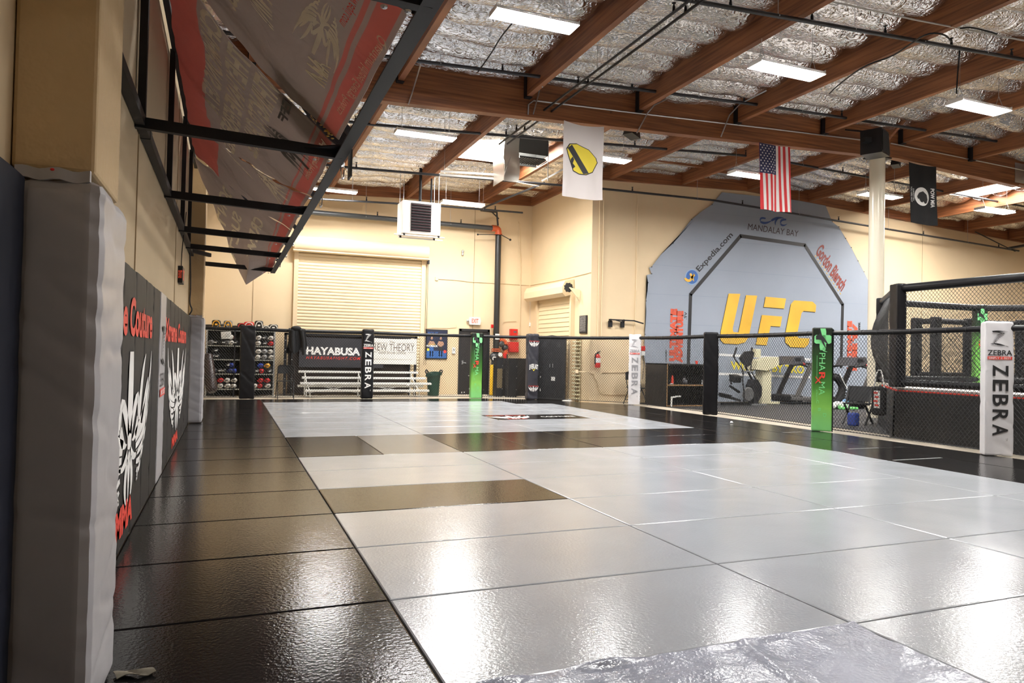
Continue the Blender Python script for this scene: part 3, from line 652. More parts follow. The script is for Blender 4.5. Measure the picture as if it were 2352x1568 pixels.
# ------------------------------------------------------------------ flags
def cloth_fn(x0, x1, zt, zb, y, amp, k, ph, sag=.03, skew=0.):
    return lambda u, v: (x0+(x1-x0)*u+skew*v+.01*sin(6*v+ph)*(u-.5), y+amp*(sin(k*u*2*pi+ph+1.4*v)+.4*sin(2.3*k*u*2*pi+2*ph))*(.3+.7*v), zt-(zt-zb)*v-sag*sin(pi*u)*(1-v)**2-sag*.6*sin(pi*u)*v*v)
def onto(fn, off=-.012):
    def g(u, v): p = Vector(fn(u, 1-v)); p.y += off; return p
    return g
def dense(mb, poly, fn):
    """a 2-D polygon refined so that it follows a waving cloth"""
    bm = bmesh.new(); bm.faces.new([bm.verts.new((x, y, 0)) for x, y in poly]); bmesh.ops.triangulate(bm, faces=bm.faces[:])
    bmesh.ops.subdivide_edges(bm, edges=bm.edges[:], cuts=5, use_grid_fill=True); bmesh.ops.triangulate(bm, faces=bm.faces[:])
    bm.verts.index_update(); mb.add([fn(v.co.x, v.co.y) for v in bm.verts], [[v.index for v in f.verts] for f in bm.faces]); bm.free()
def flagpos(xl, xr, yt, yb, Y):
    a = U(xl, yt, 1, Y); c = U(xr, yb, 1, Y); t1 = U(xr, yt, 1, Y)
    return a.x, c.x, a.z, U(xl, yb-8, 1, Y).z
Y = 8.2
x0, x1, z1, z0 = flagpos(1296, 1384, 276, 457, Y)
t = thing('shield_flag', 'white flag with a yellow cavalry shield and black bar hanging from the girder', 'flag', ((x0+x1)/2, Y, z0), 0, 'hanging flags')
w2 = (x1-x0)/2; fn = cloth_fn(-w2, w2, z1-z0, 0, 0, .022, 1.1, .5, .05)
b = MB(); b.sheet(fn, 24, 36, .004); b.build('cloth', mat('white_cloth', (.78, .72, .70), .85), t, smooth=True)
sh = [(.16, .70), (.32, .72), (.60, .66), (.80, .56), (.84, .50), (.72, .37), (.55, .325), (.38, .325), (.24, .355), (.13, .55), (.09, .63)]
cxm = sum(p[0] for p in sh)/11; cym = sum(p[1] for p in sh)/11
b = MB(); g = onto(fn, -.008); dense(b, [(cxm+(x-cxm)*1.06, cym+(y-cym)*1.06) for x, y in sh], g); b.build('shield_outline', M['blackp'], t)
b = MB(); g = onto(fn, -.012); dense(b, sh, g); b.build('shield', mat('shield_yellow', (.85, .68, .06), .7), t)
b = MB(); g = onto(fn, -.016); dense(b, [(.10, .645), (.20, .70), (.62, .34), (.48, .325)], g); dense(b, [(.17, .50), (.22, .54), (.25, .50), (.22, .45), (.28, .41), (.22, .375), (.20, .42), (.17, .45)], g); b.build('bar_and_horse_head', M['blackp'], t)
x0, x1, z1, z0 = flagpos(1742, 1814, 326, 487, Y)
t = thing('striped_flag', 'American stars and stripes flag hanging upright from the girder', 'flag', ((x0+x1)/2, Y, z0), 0, 'hanging flags')
w2 = (x1-x0)/2; fn = cloth_fn(-w2*.93, w2*.93, z1-z0, 0, 0, .028, 1.6, 1.2, .02, .07)
MATS['fr'] = mat('flag_red', (.62, .035, .04), .8); MATS['fw'] = mat('flag_white', (.78, .74, .72), .8); MATS['fb'] = mat('flag_navy', (.03, .03, .085), .8)
b = MB(); b.sheet(fn, 52, 40, .004, lambda u, v: 2 if (u < 7/13 and v < .46) else (0 if int((1-u)*13) % 2 == 0 else 1)); b.build('cloth', [MATS['fr'], MATS['fw'], MATS['fb']], t, smooth=True)
b = MB(); g = onto(fn, -.008)
for r in range(11):
    for c in range(5 if r % 2 else 4) if False else range(5):
        u = .06+.1*c+(.05 if r % 2 else 0)-.02; v = 1-(.03+.039*r)
        if u > .51: continue
        pts = [(u+(.028 if k % 2 == 0 else .012)*sin(pi*k/5), v+(.0155 if k % 2 == 0 else .007)*cos(pi*k/5)) for k in range(10)]
        b.add([g(*p) for p in pts], [tuple(range(10))])
b.build('stars', MATS['fw'], t)
x0, x1, z1, z0 = flagpos(2088, 2149, 372, 518, Y)
t = thing('memorial_flag', 'black prisoner of war memorial flag with a white disc hanging from the girder', 'flag', ((x0+x1)/2, Y, z0), 0, 'hanging flags')
w2 = (x1-x0)/2; fn = cloth_fn(-w2, w2, z1-z0, 0, 0, .02, .9, 2.2, .03, .06)
b = MB(); b.sheet(fn, 24, 36, .004); b.build('cloth', M['cloth'], t, smooth=True)
b = MB(); g = onto(fn, -.008); dense(b, [(.43+.28*cos(2*pi*k/24), .46+.155*sin(2*pi*k/24)) for k in range(24)], g)
text(b, 'POW MIA', lambda u, v: g(.78+.14*v, .62-.32*u), .03)
text(b, 'YOU ARE NOT', lambda u, v: g(.02+.05*v, .60-.26*u), .0); text(b, 'FORGOTTEN', lambda u, v: g(.10+.05*v, .34+.0*u-.0) if False else g(.09+.05*v, .57-.2*u), .0)
b.build('white_print', M['whitep'], t)
b = MB(); g2 = onto(fn, -.013); dense(b, [(.32, .52), (.45, .55), (.60, .50), (.64, .42), (.60, .36), (.52, .345), (.46, .38), (.42, .36), (.36, .37), (.31, .42), (.27, .41), (.24, .45), (.28, .49)], g2); b.build('silhouette', M['blackp'], t)
# ================================================================== left wall: pads, pilaster pads, banner rack
PXW = -1.36
def wall_pad(y0, y1, m, label, th=.05, group='wall pads'):
    b = MB(); soft(b, (WL+.002+th/2, (y0+y1)/2, .872), (th, y1-y0-.006, 1.744), .003, .06, seed=y0)
    return tag(b.build('wall_pad', m, smooth=True), label, 'pad', group)
MATS['padk'] = mat('charcoal_vinyl', (.016, .015, .016), .6, bump=(3, .15), spec=.25); MATS['navy'] = mat('navy_vinyl', (.006, .008, .018), .6, bump=(3, .2), spec=.25)
e = [-.43, 0, .6, 1.2, 1.8, 2.4, 3.0, 3.6]; pads = []
for k, (a, c) in enumerate(zip(e, e[1:])):
    pads.append(wall_pad(a, c, MATS['padk'], 'black wall pad between the near pilaster and the light panel, %s from the camera' % ORD[k], group='black wall pads carrying a printed crest'))
gp = wall_pad(3.6, 4.2, M['vinylg'], 'light grey wall pad with a striped animal logo between the two black crests', .056)
for k in range(8):
    a = 4.2+k*.62; pads.append(wall_pad(a, a+.62, MATS['padk'], 'black wall pad beyond the light grey panel, %s from the camera' % ORD[k], group='black wall pads carrying a printed crest'))
for k in range(4): wall_pad(-1.62-.62*k, -1.0-.62*k, MATS['navy'], 'dark navy wall pad before the grey pilaster pad, %s from that pilaster' % ORD[k], .05)
def on_wall(y0, y1, z0, z1): return lambda u, v: (PXW+.007, y0+(y1-y0)*u, z0+(z1-z0)*v)
def crest(yc, hw, z0, z1, zt0, zt1, zb0, zb1, k):
    t = tag(thing('crest_print', None, None, (PXW+.007, yc, 0)), ['larger', 'smaller farther'][k]+' red and white winged crest printed across the black wall pads', 'print', None, None)
    o = Vector((PXW+.007, yc, 0)); F_ = lambda fn: (lambda u, v: Vector(fn(u, v))-o)
    b = MB(); wing_logo(b, F_(on_wall(yc-hw, yc+hw, z0, z1))); b.build('winged_fleur', M['whitep'], t)
    b = MB(); text(b, 'Xtreme Couture', F_(on_wall(yc-hw*1.25, yc+hw*1.0, zt0, zt1)), .035); b.build('name_lettering', M['redp'], t)
    b = MB(); text(b, 'MMA', F_(on_wall(yc-hw*.42, yc+hw*.2, zb0, zb1)), .05); b.build('lower_lettering', M['redp'], t)
def zw(x, y): return U(x, y, 0, PXW)
a = zw(298, 900); c = zw(343, 900)
crest(a.y, c.y-a.y, zw(296, 1150).z, zw(298, 800).z, zw(320, 775).z, zw(320, 690).z, zw(285, 1215).z, zw(285, 1150).z, 0)
a = zw(407, 850); c = zw(424, 850)
crest(a.y, c.y-a.y, zw(408, 978).z, zw(407, 795).z, zw(415, 788).z, zw(415, 745).z, zw(406, 1008).z, zw(406, 985).z, 1)
b = MB(); zebra_logo(b, lambda u, v: (.031+.006, -.22+.44*u, 1.02+.42*v)); text(b, 'ZEBRA', lambda u, v: (.037, -.25+.5*u, .88+.12*v), .0); b.build('striped_logo', M['blackp'], gp)
b = MB(); b.box((.036, 0, .82), (.002, .5, .07)); b.build('red_strap', M['redp'], gp)
b = MB(); text(b, 'SIMPLY Z BEST', lambda u, v: (.039, -.22+.44*u, .80+.045*v), .02); b.build('strap_lettering', M['whitep'], gp)
# children of a recentred mesh: shift so that they sit in the pad's own frame
for k, (y, l, s) in enumerate([(-.715, 'big grey vinyl pad wrapped round the near pilaster at the left edge', 3), (9.5, 'grey vinyl pad wrapped round the far pilaster beside the glove rack', 9)]):
    t = thing('pilaster_pad', l, 'pad', (-1.272, y, 0), 0)
    b = MB(); soft(b, (0, 0, .88), (.24, .56, 1.75), .0048, .018, seed=s, folds=10); b.build('cover', M['vinylg'], t, smooth=True)
    b = MB(); b.sheet(lambda u, v: (-.12+.20*u, -.27+.006*sin(9*u), 1.745+.035*v+.004*sin(14*u)), 12, 3, .012); b.build('top_flap', M['vinylg'], t, smooth=True)
    b = MB(); b.ball((-.02, -.28, 1.775), (.014, .01, .01), n=8, k=5); b.build('red_tie', M['red'], t)
b = MB(); b.sheet(lambda u, v: (-1.13+.13*u-.02*v, -.53+.05*v+.01*sin(7*u), .006+.010*abs(sin(4*u+2*v))), 10, 5, .003); tag(b.build('crumpled_wrapper', mat('wrapper', (.16, .14, .10), .5), smooth=True), 'crumpled pale wrapper on the floor at the foot of the near grey pilaster pad', 'wrapper')
# exit box on the left wall
p = U(410, 632, 0, WL); t = thing('exit_sign', 'small black exit sign box with red letters on the left wall above the pads', 'sign', (WL+.03, p.y, p.z))
b = MB(); b.rbox((0, 0, 0), (.06, .34, .22), .008); b.build('housing', M['black'], t)
b = MB(); text(b, 'EXIT', lambda u, v: (-.13+.26*u if False else .0, -.031, 0)) if False else text(b, 'EXIT', lambda u, v: (.032, -.13+.26*u, -.07+.14*v), .04); b.build('exit_lettering', M['exitr'], t)
b = MB(); text(b, 'EXIT', lambda u, v: (-.022+.045*u, -.172, -.05+.10*v), .04); b.build('edge_lettering', M['exitr'], t)
b = MB(); b.tube([(0, 0, .11), (.0, .04, .35), (.02, .35, .9)], .006, 5, smooth_path=1); b.build('cord', M['blackm'], t)
b = MB(); b.tube([(WL+.03, 8.75, 2.75), (WL+.05, 8.9, 2.2), (WL+.03, 8.95, 1.95), (WL+.08, 9.05, 1.86), (WL+.03, 9.1, 1.78)], .012, 6, smooth_path=2); tag(b.build('power_cable', M['black'], smooth=True), 'black cable hanging down the left wall to the far pilaster pad', 'cable')
# ------------------------------------------------------------------ banner rack
RX = 0.; RZ = 2.74; WZ = 2.78; TZ = 4.22
BY = [-.63, 1.9, 4.3, 6.5, 8.15, 10.35]
def P(y, s, d=0): return Vector((-1.34*s-d*.71, y, 2.83+1.37*s-d*.70))
t = thing('banner_rack', 'black steel rack bolted along the left wall carrying printed banners', 'rack', (WL, 4.8, WZ))
o = Vector((WL, 4.8, WZ)); V = lambda *p: Vector(p)-o
b = MB(); b.bar(V(WL+.035, -4, WZ), V(WL+.035, 9.2, WZ), .06, .07); b.bar(V(WL+.035, 2.2, WZ+.001), V(WL+.035, 2.32, WZ+.001), .066, .078); b.bar(V(WL+.035, 8.7, WZ), V(-1.1, 9.2, WZ), .05, .06); b.build('wall_rail', M['blackm'], t)
b = MB(); b.bar(V(RX, -4, RZ), V(RX, 10.6, RZ), .012, .11); b.bar(V(RX-.035, -4, RZ-.05), V(RX-.035, 10.6, RZ-.05), .08, .012); b.build('front_rail', M['blackm'], t)
b = MB(); b.bar(V(WL+.06, -4, TZ), V(WL+.06, 9.2, TZ), .05, .05); b.build('upper_rail', M['blackm'], t)
for k, y in enumerate(BY):
    x0 = WL if y < 9 else WL
    b = MB(); b.bar(V(x0, y, WZ-.01), V(RX-.02, y, RZ-.02), .055, .075); b.build('cross_bar', M['blackm'], t)
    if y < 9:
        b = MB(); b.bar(V(WL+.04, y, WZ), V(WL+.04, y, TZ), .05, .06); b.build('wall_post', M['blackm'], t)
    b = MB(); b.bar(V(*P(y+.03, 0, -.08)), V(*P(y+.03, 1, -.08)), .04, .05); b.build('rafter', M['blackm'], t)
    b = MB(); b.add([V(RX-.005, y-.2, RZ+.01), V(RX-.005, y+.2, RZ+.01), V(RX-.30, y+.03, RZ+.0), V(RX-.30, y-.03, RZ+.0), V(RX-.005, y-.2, RZ-.0), V(RX-.005, y+.2, RZ-.0), V(RX-.30, y+.03, RZ-.01), V(RX-.30, y-.03, RZ-.01)],
              [(3, 2, 1, 0), (4, 5, 6, 7), (0, 1, 5, 4), (1, 2, 6, 5), (2, 3, 7, 6), (3, 0, 4, 7)]); g = b.build('gusset', M['blackm'], t)
    for q in range(2):
        b = MB(); b.lathe([(.016, 0), (.014, .008), (.006, .012)], V(RX-.12-.1*q, y, RZ-.075), 8, R=Matrix.Rotation(pi, 3, 'X')); b.build('bolt', M['steel'], g)
for k in range(22):
    y = -1.2+k*.52; b = MB(); b.lathe([(.011, 0), (.011, .004)], V(RX+.006, y, RZ), 8, ax='X'); b.build('rail_bolt', M['black'], t)
# banners
def banner(name, label, near, far, n=20, tip=0., nmat=None, loc=None, s0=.02, s1=.99, ph=0.):
    def fn(u, v):
        s = s0+(s1-s0)*u; y = near(s)+(far(s)-near(s))*v
        d = .05*sin(pi*s)*(1+.4*sin(3*y))+.035*noise.noise((s*3, y*1.4, ph))+.02*noise.noise((s*8+y, y*3, ph))
        p = P(y, s, d)
        if tip:
            k = max(0, (v-.35)/.65)**1.6; p.z -= tip*k*max(0, min(s/.34, (1.-s)/.66))
        return p
    return fn
MATS['ssh'] = mat('banner_sheen', (.2, .17, .16), .4)
def mk_banner(label, near, far, ph, tip=0., red_wall=.77, edge=True, s1=.99):
    fn = banner('b', label, near, far, ph=ph, tip=tip, s1=s1)
    yc = near(.5); t = thing('banner', label, 'banner', P(yc, .5), 0, 'banners on the rack'); o = P(yc, .5)
    b = MB()
    def mf(u, v):
        s = .02+(s1-.02)*u
        if s < .04: return 0
        if .035 < s < .105: return 1
        if .122 < s < .135: return 1
        if s > red_wall: return 1
        return 0
    b.sheet(lambda u, v: fn(u, v)-o, 100, 40, .006, mf); b.build('cloth', [M['bannerg'], M['bannerr']], t, smooth=True)
    def put(y, s): # y absolute
        u = (s-.02)/(s1-.02); v = (y-near(s))/(far(s)-near(s)); p = fn(u, max(0, min(1, v)))-o; return p+Vector((-.71, 0, -.70))*.011
    return t, put
def slope(px, py):
    d = ray(px, py); n = Vector((1.37, 0, 1.34)); q = P(0, 0, .04); k = (q-CAM).dot(n)/d.dot(n); p = CAM+d*k; return p.y, -p.x/1.34
def btext(t, put, s, a, c, h, m='bannert', name='reversed_lettering', bold=.035, shear=0.):
    """a = pixel of the start of the baseline, c = of its end, h = letter height along the slope"""
    ya, sa = slope(*a); yc, sc = slope(*c); b = MB()
    text(b, s, lambda u, v: put(ya+(yc-ya)*u, sa+(sc-sa)*u+h*v), bold, shear); b.build(name, M[m], t)
tA, pA = mk_banner('nearest grey and red banner on the rack, with a winged crest and signature', lambda s: -3.5, lambda s: 1.93+.9*s*(1-s), 1., s1=.84)
btext(tA, pA, 'Quantum Infused Energy Products', (897, 130), (792, 285), .045, 'bannert', bold=.01)
btext(tA, pA, 'JUNIES.', (595, -60), (560, 55), .11); btext(tA, pA, 'NOTHIN!', (660, -80), (640, 85), .11)
btext(tA, pA, 'www.equi.com', (845, 15), (808, 85), .04, 'redp', 'web_lettering', 0)
b = MB(); y0, s0 = slope(745, 25); y1, s1 = slope(742, 150)
wing_logo(b, lambda u, v: pA(.36+.68*v*1.0, .135+.17*(1-u))); b.build('winged_crest', M['bannert'], tA)
b = MB(); y0, s0 = slope(720, 175)
for q in range(9): b.tube([pA(1.0+.045*q+.03*sin(q), .15), pA(1.05+.045*q, .19+.035*((q % 3))), pA(1.1+.03*q, .17)], .004, 4, smooth_path=2)
b.build('signature', M['bannert'], tA)
tB, pB = mk_banner('second grey and red banner on the rack with three lines of reversed lettering', lambda s: 2.03+.9*s*(1-s)+.25*max(0, .3-s), lambda s: 4.05+2.6*s, 2.)
btext(tB, pB, 'CHAMPIONS SET A', (528, 75), (513, 270), .12); btext(tB, pB, 'THEY HAVE PERSEVERED', (592, 150), (545, 365), .12)
btext(tB, pB, 'NOTHING TO CHANCE', (665, 195), (600, 370), .13)
btext(tB, pB, '-JEFF', (690, 240), (672, 300), .06, 'bannerk'); btext(tB, pB, 'Infused Energy Products', (760, 350), (712, 430), .045)
b = MB(); y0, s0 = slope(662, 345); wing_logo(b, lambda u, v: pB(y0-.35+u*.7, s0-.16+.3*(1-v))); b.build('dark_crest', M['bannerk'], tB)
tC, pC = mk_banner('third grey banner on the rack, partly covered by its neighbour', lambda s: 4.12+2.6*s, lambda s: 6.4+1.9*s, 3., red_wall=.7)
btext(tC, pC, 'OR KENO', (560, 300), (548, 372), .10) if False else btext(tC, pC, 'CIRCUMSTANCE', (530, 352), (600, 436), .09)
btext(tC, pC, 'OF PRIDE', (620, 385), (655, 430), .09)
b = MB(); y0, s0 = slope(636, 432); wing_logo(b, lambda u, v: pC(y0-.4+u*.8, s0-.12+.26*(1-v))); b.build('winged_crest', M['bannert'], tC)
tD, pD = mk_banner('last banner on the rack, its far corner hanging loose in a point', lambda s: 6.45+1.9*s, lambda s: 10.75-3.6*max(0, s-.4), 5., tip=.80, red_wall=2)
btext(tD, pD, "DON'T ZINK'S", (540, 455), (512, 510), .12); btext(tD, pD, 'SUCTIONS', (565, 500), (540, 545), .10); btext(tD, pD, 'CREW', (610, 520), (590, 560), .10)
b = MB(); b.add([P(1.95, .02, -.1)-Vector((0, 0, 0)), P(2.75, .02, -.1), P(2.5, .30, -.1), P(1.95, .36, -.1), P(1.95, .02, -.11), P(2.75, .02, -.11), P(2.5, .30, -.11), P(1.95, .36, -.11)], [(3, 2, 1, 0), (4, 5, 6, 7), (0, 1, 5, 4), (1, 2, 6, 5), (2, 3, 7, 6), (3, 0, 4, 7)])
kb = b.build('banner', M['cloth']); tag(kb, 'black banner with gold lettering showing in the gap between the first two banners', 'banner', 'banners on the rack'); o = kb.location.copy()
b = MB(); text(b, 'WORLD', lambda u, v: P(2.12+.3*u, .30+.05*(v-1)-.0, -.09)-o, .02); text(b, 'MEC & TECH', lambda u, v: P(2.1+.4*u, .16+.04*v, -.09)-o, .02)
for q in range(14): b.ball(P(2.38+.09*cos(q*2.4)*(q/14), .10+.05*sin(q*2.4)*(q/14), -.088)-o, (.03, .03, .01), n=6, k=4)
b.build('gold_emblem', M['gold'], kb)
# carabiners on the front rail
for k, (x, y) in enumerate([(757, 243), (787, 395), (737, 463), (694, 518), (673, 556), (657, 583), (643, 606)]):
    p = U(x, y, 0, RX+.02); t = thing('carabiner', 'steel snap link hanging from the front rail of the rack, %s from the camera' % ORD[k], 'carabiner', p, .9, 'snap links on the rack')
    b = MB(); n = 12; b.tube([(.022*cos(2*pi*i/n)*(1.2 if sin(2*pi*i/n) > 0 else .9), 0, .055*sin(2*pi*i/n)) for i in range(n)], .006, 6, closed=True); b.build('link', M['chrome'], t, smooth=True)
    b = MB(); b.tube([(.0, 0, .05), (.0, -.01, max(.08, RZ-p.z-.02))], .004, 5); b.tube([(.02*cos(2*pi*i/8), 0, .065+.02*sin(2*pi*i/8)) for i in range(8)], .005, 5, closed=True); b.build('ring', M['steel'], t)
b = MB(); b.box((0.03, 1.82, 2.63), (.012, .14, .2)); tag(b.build('hanging_plate', M['black']), 'black rectangular plate hanging behind the front rail beside the second snap link', 'plate')
# ================================================================== ring fence
def chain(mb, p0, p1, z0, z1, px=.065, pz=.075, r=.0026, off=.003, seg=1):
    """diagonal wires of a chain-link panel, clipped to the panel"""
    p0 = Vector((p0[0], p0[1], 0)); d = Vector((p1[0], p1[1], 0))-p0; L = d.length; d.normalize(); nn = Vector((-d.y, d.x, 0)); H = z1-z0; sl = pz/px
    k0 = int(-(H/sl)/px)-1
    for sgn in (1, -1):
        for k in range(k0, int(L/px)+1):
            x0 = k*px; x1 = x0+H/sl; a0, a1 = 0, 1
            if x0 < 0: a0 = -x0/(x1-x0)
            if x1 > L: a1 = (L-x0)/(x1-x0)
            if a1-a0 < .01: continue
            q = []
            for a in [a0+(a1-a0)*i_/seg for i_ in range(seg+1)]:
                x = x0+(x1-x0)*a; z = z0+H*a if sgn > 0 else z1-H*a
                q.append(p0+d*x+nn*(off*sgn)+Vector((0, 0, z)))
            u_ = (q[-1]-q[0]).normalized(); s_ = u_.cross(nn)*r; n_ = nn*r; vv = []
            for e in q: vv += [e+s_, e-s_*.5+n_*.87, e-s_*.5-n_*.87]
            mb.add(vv, [(3*i+a, 3*i+b_, 3*i+3+b_, 3*i+3+a) for i in range(seg) for a, b_ in ((0, 1), (1, 2), (2, 0))])
FP = [(-1.36, 15.32), (-.33, 15.3), (2.63, 15.25), (5.68, 15.3), (7.10, 14.66), (9.12, 12.45), (9.24, 9.5), (9.10, 6.18), (9.10, 3.13), (9.10, -.1)]
ring = thing('ring_fence', 'low black chain-link fence with padded top rail enclosing the mats', 'fence', (0, 0, 0))
def fence_panel(a, c, label, rz=1.74, z0=.03):
    A = Vector((*a, 0)); C_ = Vector((*c, 0)); m = (A+C_)/2
    b = MB(); chain(b, A, C_, z0, rz-.03, r=.0036); b.build('wire_mesh', M['mesh'], ring)
    b = MB(); n = 26; b.tube([A+(C_-A)*(i/n)+Vector((0, 0, rz-.012*sin(pi*i/n))) for i in range(n+1)], [.042+.003*noise.noise((i*1.7, m.x, m.y)) for i in range(n+1)], 12); r = b.build('top_rail', M['vinylb'], ring, smooth=True)
    d = (C_-A).normalized(); L = (C_-A).length
    for i in range(1, int(L/.3)):
        b = MB(); b.lathe([(.0455, -.005), (.047, 0), (.0455, .005)], A+d*(i*.3)+Vector((0, 0, rz-.012*sin(pi*i*.3/L))), 12, R=d.to_track_quat('Z', 'Y').to_matrix()); b.build('tie_band', M['black'], r)
    b = MB(); b.tube([A+Vector((0, 0, z0+.01)), C_+Vector((0, 0, z0+.01))], .008, 6); b.build('bottom_rail', M['blackm'], ring)
    b = MB(); b.lathe([(.033, 0), (.033, 1.72)], A, 10); b.build('steel_post', M['blackm'], ring)
PL = ['at the far left in front of the glove rack', 'in front of the folding chair and black banner, left part', 'in front of the bleachers\' right end and the poster', 'in front of the fire riser in the back corner', 'on the diagonal before the black cabinet and extinguisher', 'in front of the black cubby shelf', 'in front of the exercise machines', 'in front of the big black cage', 'at the right picture edge beyond the white sponsor post']
for k, (a, c) in enumerate(zip(FP, FP[1:])): fence_panel(a, c, 'black chain-link fence panel '+PL[k])
# white laces at the foot of the corner panel
for k in range(17):
    p = Vector((5.95, 15.2, .02))+(Vector((6.95, 14.80, .02))-Vector((5.95, 15.2, .02)))*(k/16); b = MB(); b.tube([p+Vector((0, -.03, -.012)), p+Vector((.02, .0, .035))], .008, 5)
    tag(b.build('lace', M['whitep']), 'white cord tie lacing the foot of the corner fence panel to the mat edge', 'lace', 'white lace ties at the corner')
def post(k, yaw, wd, dp, mcol, label, hgt=1.83, seed=1, amp=.008):
    x, y = FP[k]; off = dp/2+.5*wd*abs(sin(yaw))-.02; x += sin(yaw)*off; y -= cos(yaw)*off; t = thing('post_pad', label, 'pad', (x, y, 0), yaw, None)
    b = MB(); soft(b, (0, 0, hgt/2), (wd, dp, hgt), amp, .03, seed=seed, folds=4.5); b.build('padded_cover', mcol, t, smooth=True)
    for q in range(6):
        b = MB(); b.lathe([(.008, 0), (.014, .006), (.0, .014)], (wd/2+.004, 0, .2+q*.29), 6, ax='X'); b.build('clip', M['steel'], t)
    return t, (lambda u, v, d=0: Vector((-wd/2+wd*u, -dp/2-.011-d, hgt*v)))
def zebra_post(k, yaw, wd, dp, mcol, ink, label, seed):
    t, f = post(k, yaw, wd, dp, mcol, label, seed=seed, amp=.007)
    b = MB(); zebra_logo(b, lambda u, v: f(.14+.68*u, .80+.13*v)); b.build('striped_logo', M[ink], t)
    b = MB(); text(b, 'ZEBRA', lambda u, v: f(.08+.82*u, .745+.04*v), .015); b.build('small_lettering', M[ink], t)
    b = MB(); b.add([f(.08, .715), f(.9, .715), f(.9, .737), f(.08, .737)], [(0, 1, 2, 3)]); b.build('red_strap', M['redp'], t)
    b = MB(); text(b, 'SIMPLY Z BEST', lambda u, v: f(.11+.76*u, .7185+.014*v, .002), .01); b.build('strap_lettering', M['whitep'], t)
    b = MB()
    for q, (ch, v0) in enumerate(zip('ZEBRA', (.675, .565, .455, .345, .235))):
        text(b, ch, lambda u, v, v0=v0: f(.26+.52*v, v0-.085*u), .02)
    text(b, 'TM', lambda u, v: f(.70+.07*v, .135-.02*u))
    b.build('tall_lettering', M[ink], t)
    return t
post(1, .02, .36, .18, M['vinylb'], 'plain black padded fence post before the glove rack', seed=3)
zebra_post(2, .0, .31, .20, M['vinylb'], 'whitep', 'black padded fence post with white striped logo and downward lettering before the bleachers', 5)
def leaf_post(k, yaw, wd, dp, label, seed):
    t, f = post(k, yaw, wd, dp, M['greeng'], label, seed=seed, amp=.003)
    rr = lambda cx, cy, a, b_: [(cx-a, cy-b_*.7), (cx-a*.8, cy-b_), (cx+a*.8, cy-b_), (cx+a, cy-b_*.7), (cx+a, cy+b_*.7), (cx+a*.8, cy+b_), (cx-a*.8, cy+b_), (cx-a, cy+b_*.7)]
    b = MB()
    for cx, cy, a, b_ in ((.5, .885, .16, .105), (.5, .885, .42, .042)): p = rr(cx, cy, a, b_); b.add([f(*q) for q in p], [tuple(range(8))])
    b.build('cross_logo', M['greenp'], t)
    b = MB(); strip(b, blade((.16, .90), (.45, .93), (.78, .83), .05), lambda u, v: f(u, v, .002)); strip(b, blade((.34, .985), (.40, .89), (.66, .80), .06), lambda u, v: f(u, v, .003)); b.build('leaf', M['blackp'], t)
    b = MB(); strip(b, blade((.60, .80), (.34, .785), (.72, .765), .02), lambda u, v: f(u, v)); text(b, 'PHA', lambda u, v: f(.33+.30*v, .755-.175*u)); text(b, 'MA', lambda u, v: f(.33+.30*v, .475-.125*u))
    text(b, 'XTRACTS', lambda u, v: f(.20+.06*v, .40-.10*u)); b.add([f(.22, .50), f(.235, .50), f(.235, .73), f(.22, .73)], [(0, 1, 2, 3)]); text(b, 'C', lambda u, v: f(.22+.12*v, .30-.03*u)); text(b, 'B', lambda u, v: f(.30+.14*v, .225-.03*u)); text(b, 'D', lambda u, v: f(.55+.16*v, .175-.035*u))
    b.build('pale_lettering', M['greenp'], t)
    b = MB(); text(b, 'R', lambda u, v: f(.33+.30*v, .57-.08*u), .02); text(b, 'X', lambda u, v: f(.16+.28*v, .53-.075*u), .02); b.build('red_lettering', M['redp'], t)
    b = MB(); b.box((wd/2+.006, 0, .9), (.012, dp+.012, 1.8)); b.build('black_edge', M['vinylb'], t)
    return t
leaf_post(3, .0, .33, .16, 'green padded fence post with leaf cross logo in the back corner by the exit door', 6)
leaf_post(7, -.70, .33, .16, 'green padded fence post with leaf cross logo before the treadmill', 7)
t, f = post(4, .0, .33, .22, mat('charcoal_cover', (.035, .035, .045), .35, bump=(3, .3)), 'charcoal padded fence post with white boxing-brand lettering and bat-wing crests', seed=8, amp=.016)
for v0 in (.80, .12):
    b = MB(); wing_logo(b, lambda u, v, v0=v0: f(.04+.92*u, v0+.085*v)); b.build('crest', M['whitep'], t)
    b = MB(); text(b, 'Xtreme Couture', lambda u, v, v0=v0: f(.05+.9*u, v0+.078+.022*v, .002), .0); b.build('red_lettering', M['redp'], t)
b = MB(); text(b, 'EVERLAST', lambda u, v: f(.10+.80*u, .47+.075*v-.02*(2*u-1)**2), .03); b.build('brand_lettering', M['whitep'], t)
b = MB(); b.add([f(*q) for q in [(.32, .475), (.48, .45), (.68, .475), (.5, .432)]], [(0, 1, 2, 3)]); b.build('yellow_tick', M['yelp'], t)
zebra_post(5, -.62, .31, .13, M['vinylw'], 'greyp', 'narrow white padded fence post with downward lettering at the bend of the fence', 11)
post(6, -.60, .32, .2, M['vinylb'], 'plain black padded fence post before the cubby shelf', seed=12)
zebra_post(8, -.62, .36, .18, M['vinylw'], 'blackp', 'large white padded fence post with striped logo at the right, before the cage', 13)
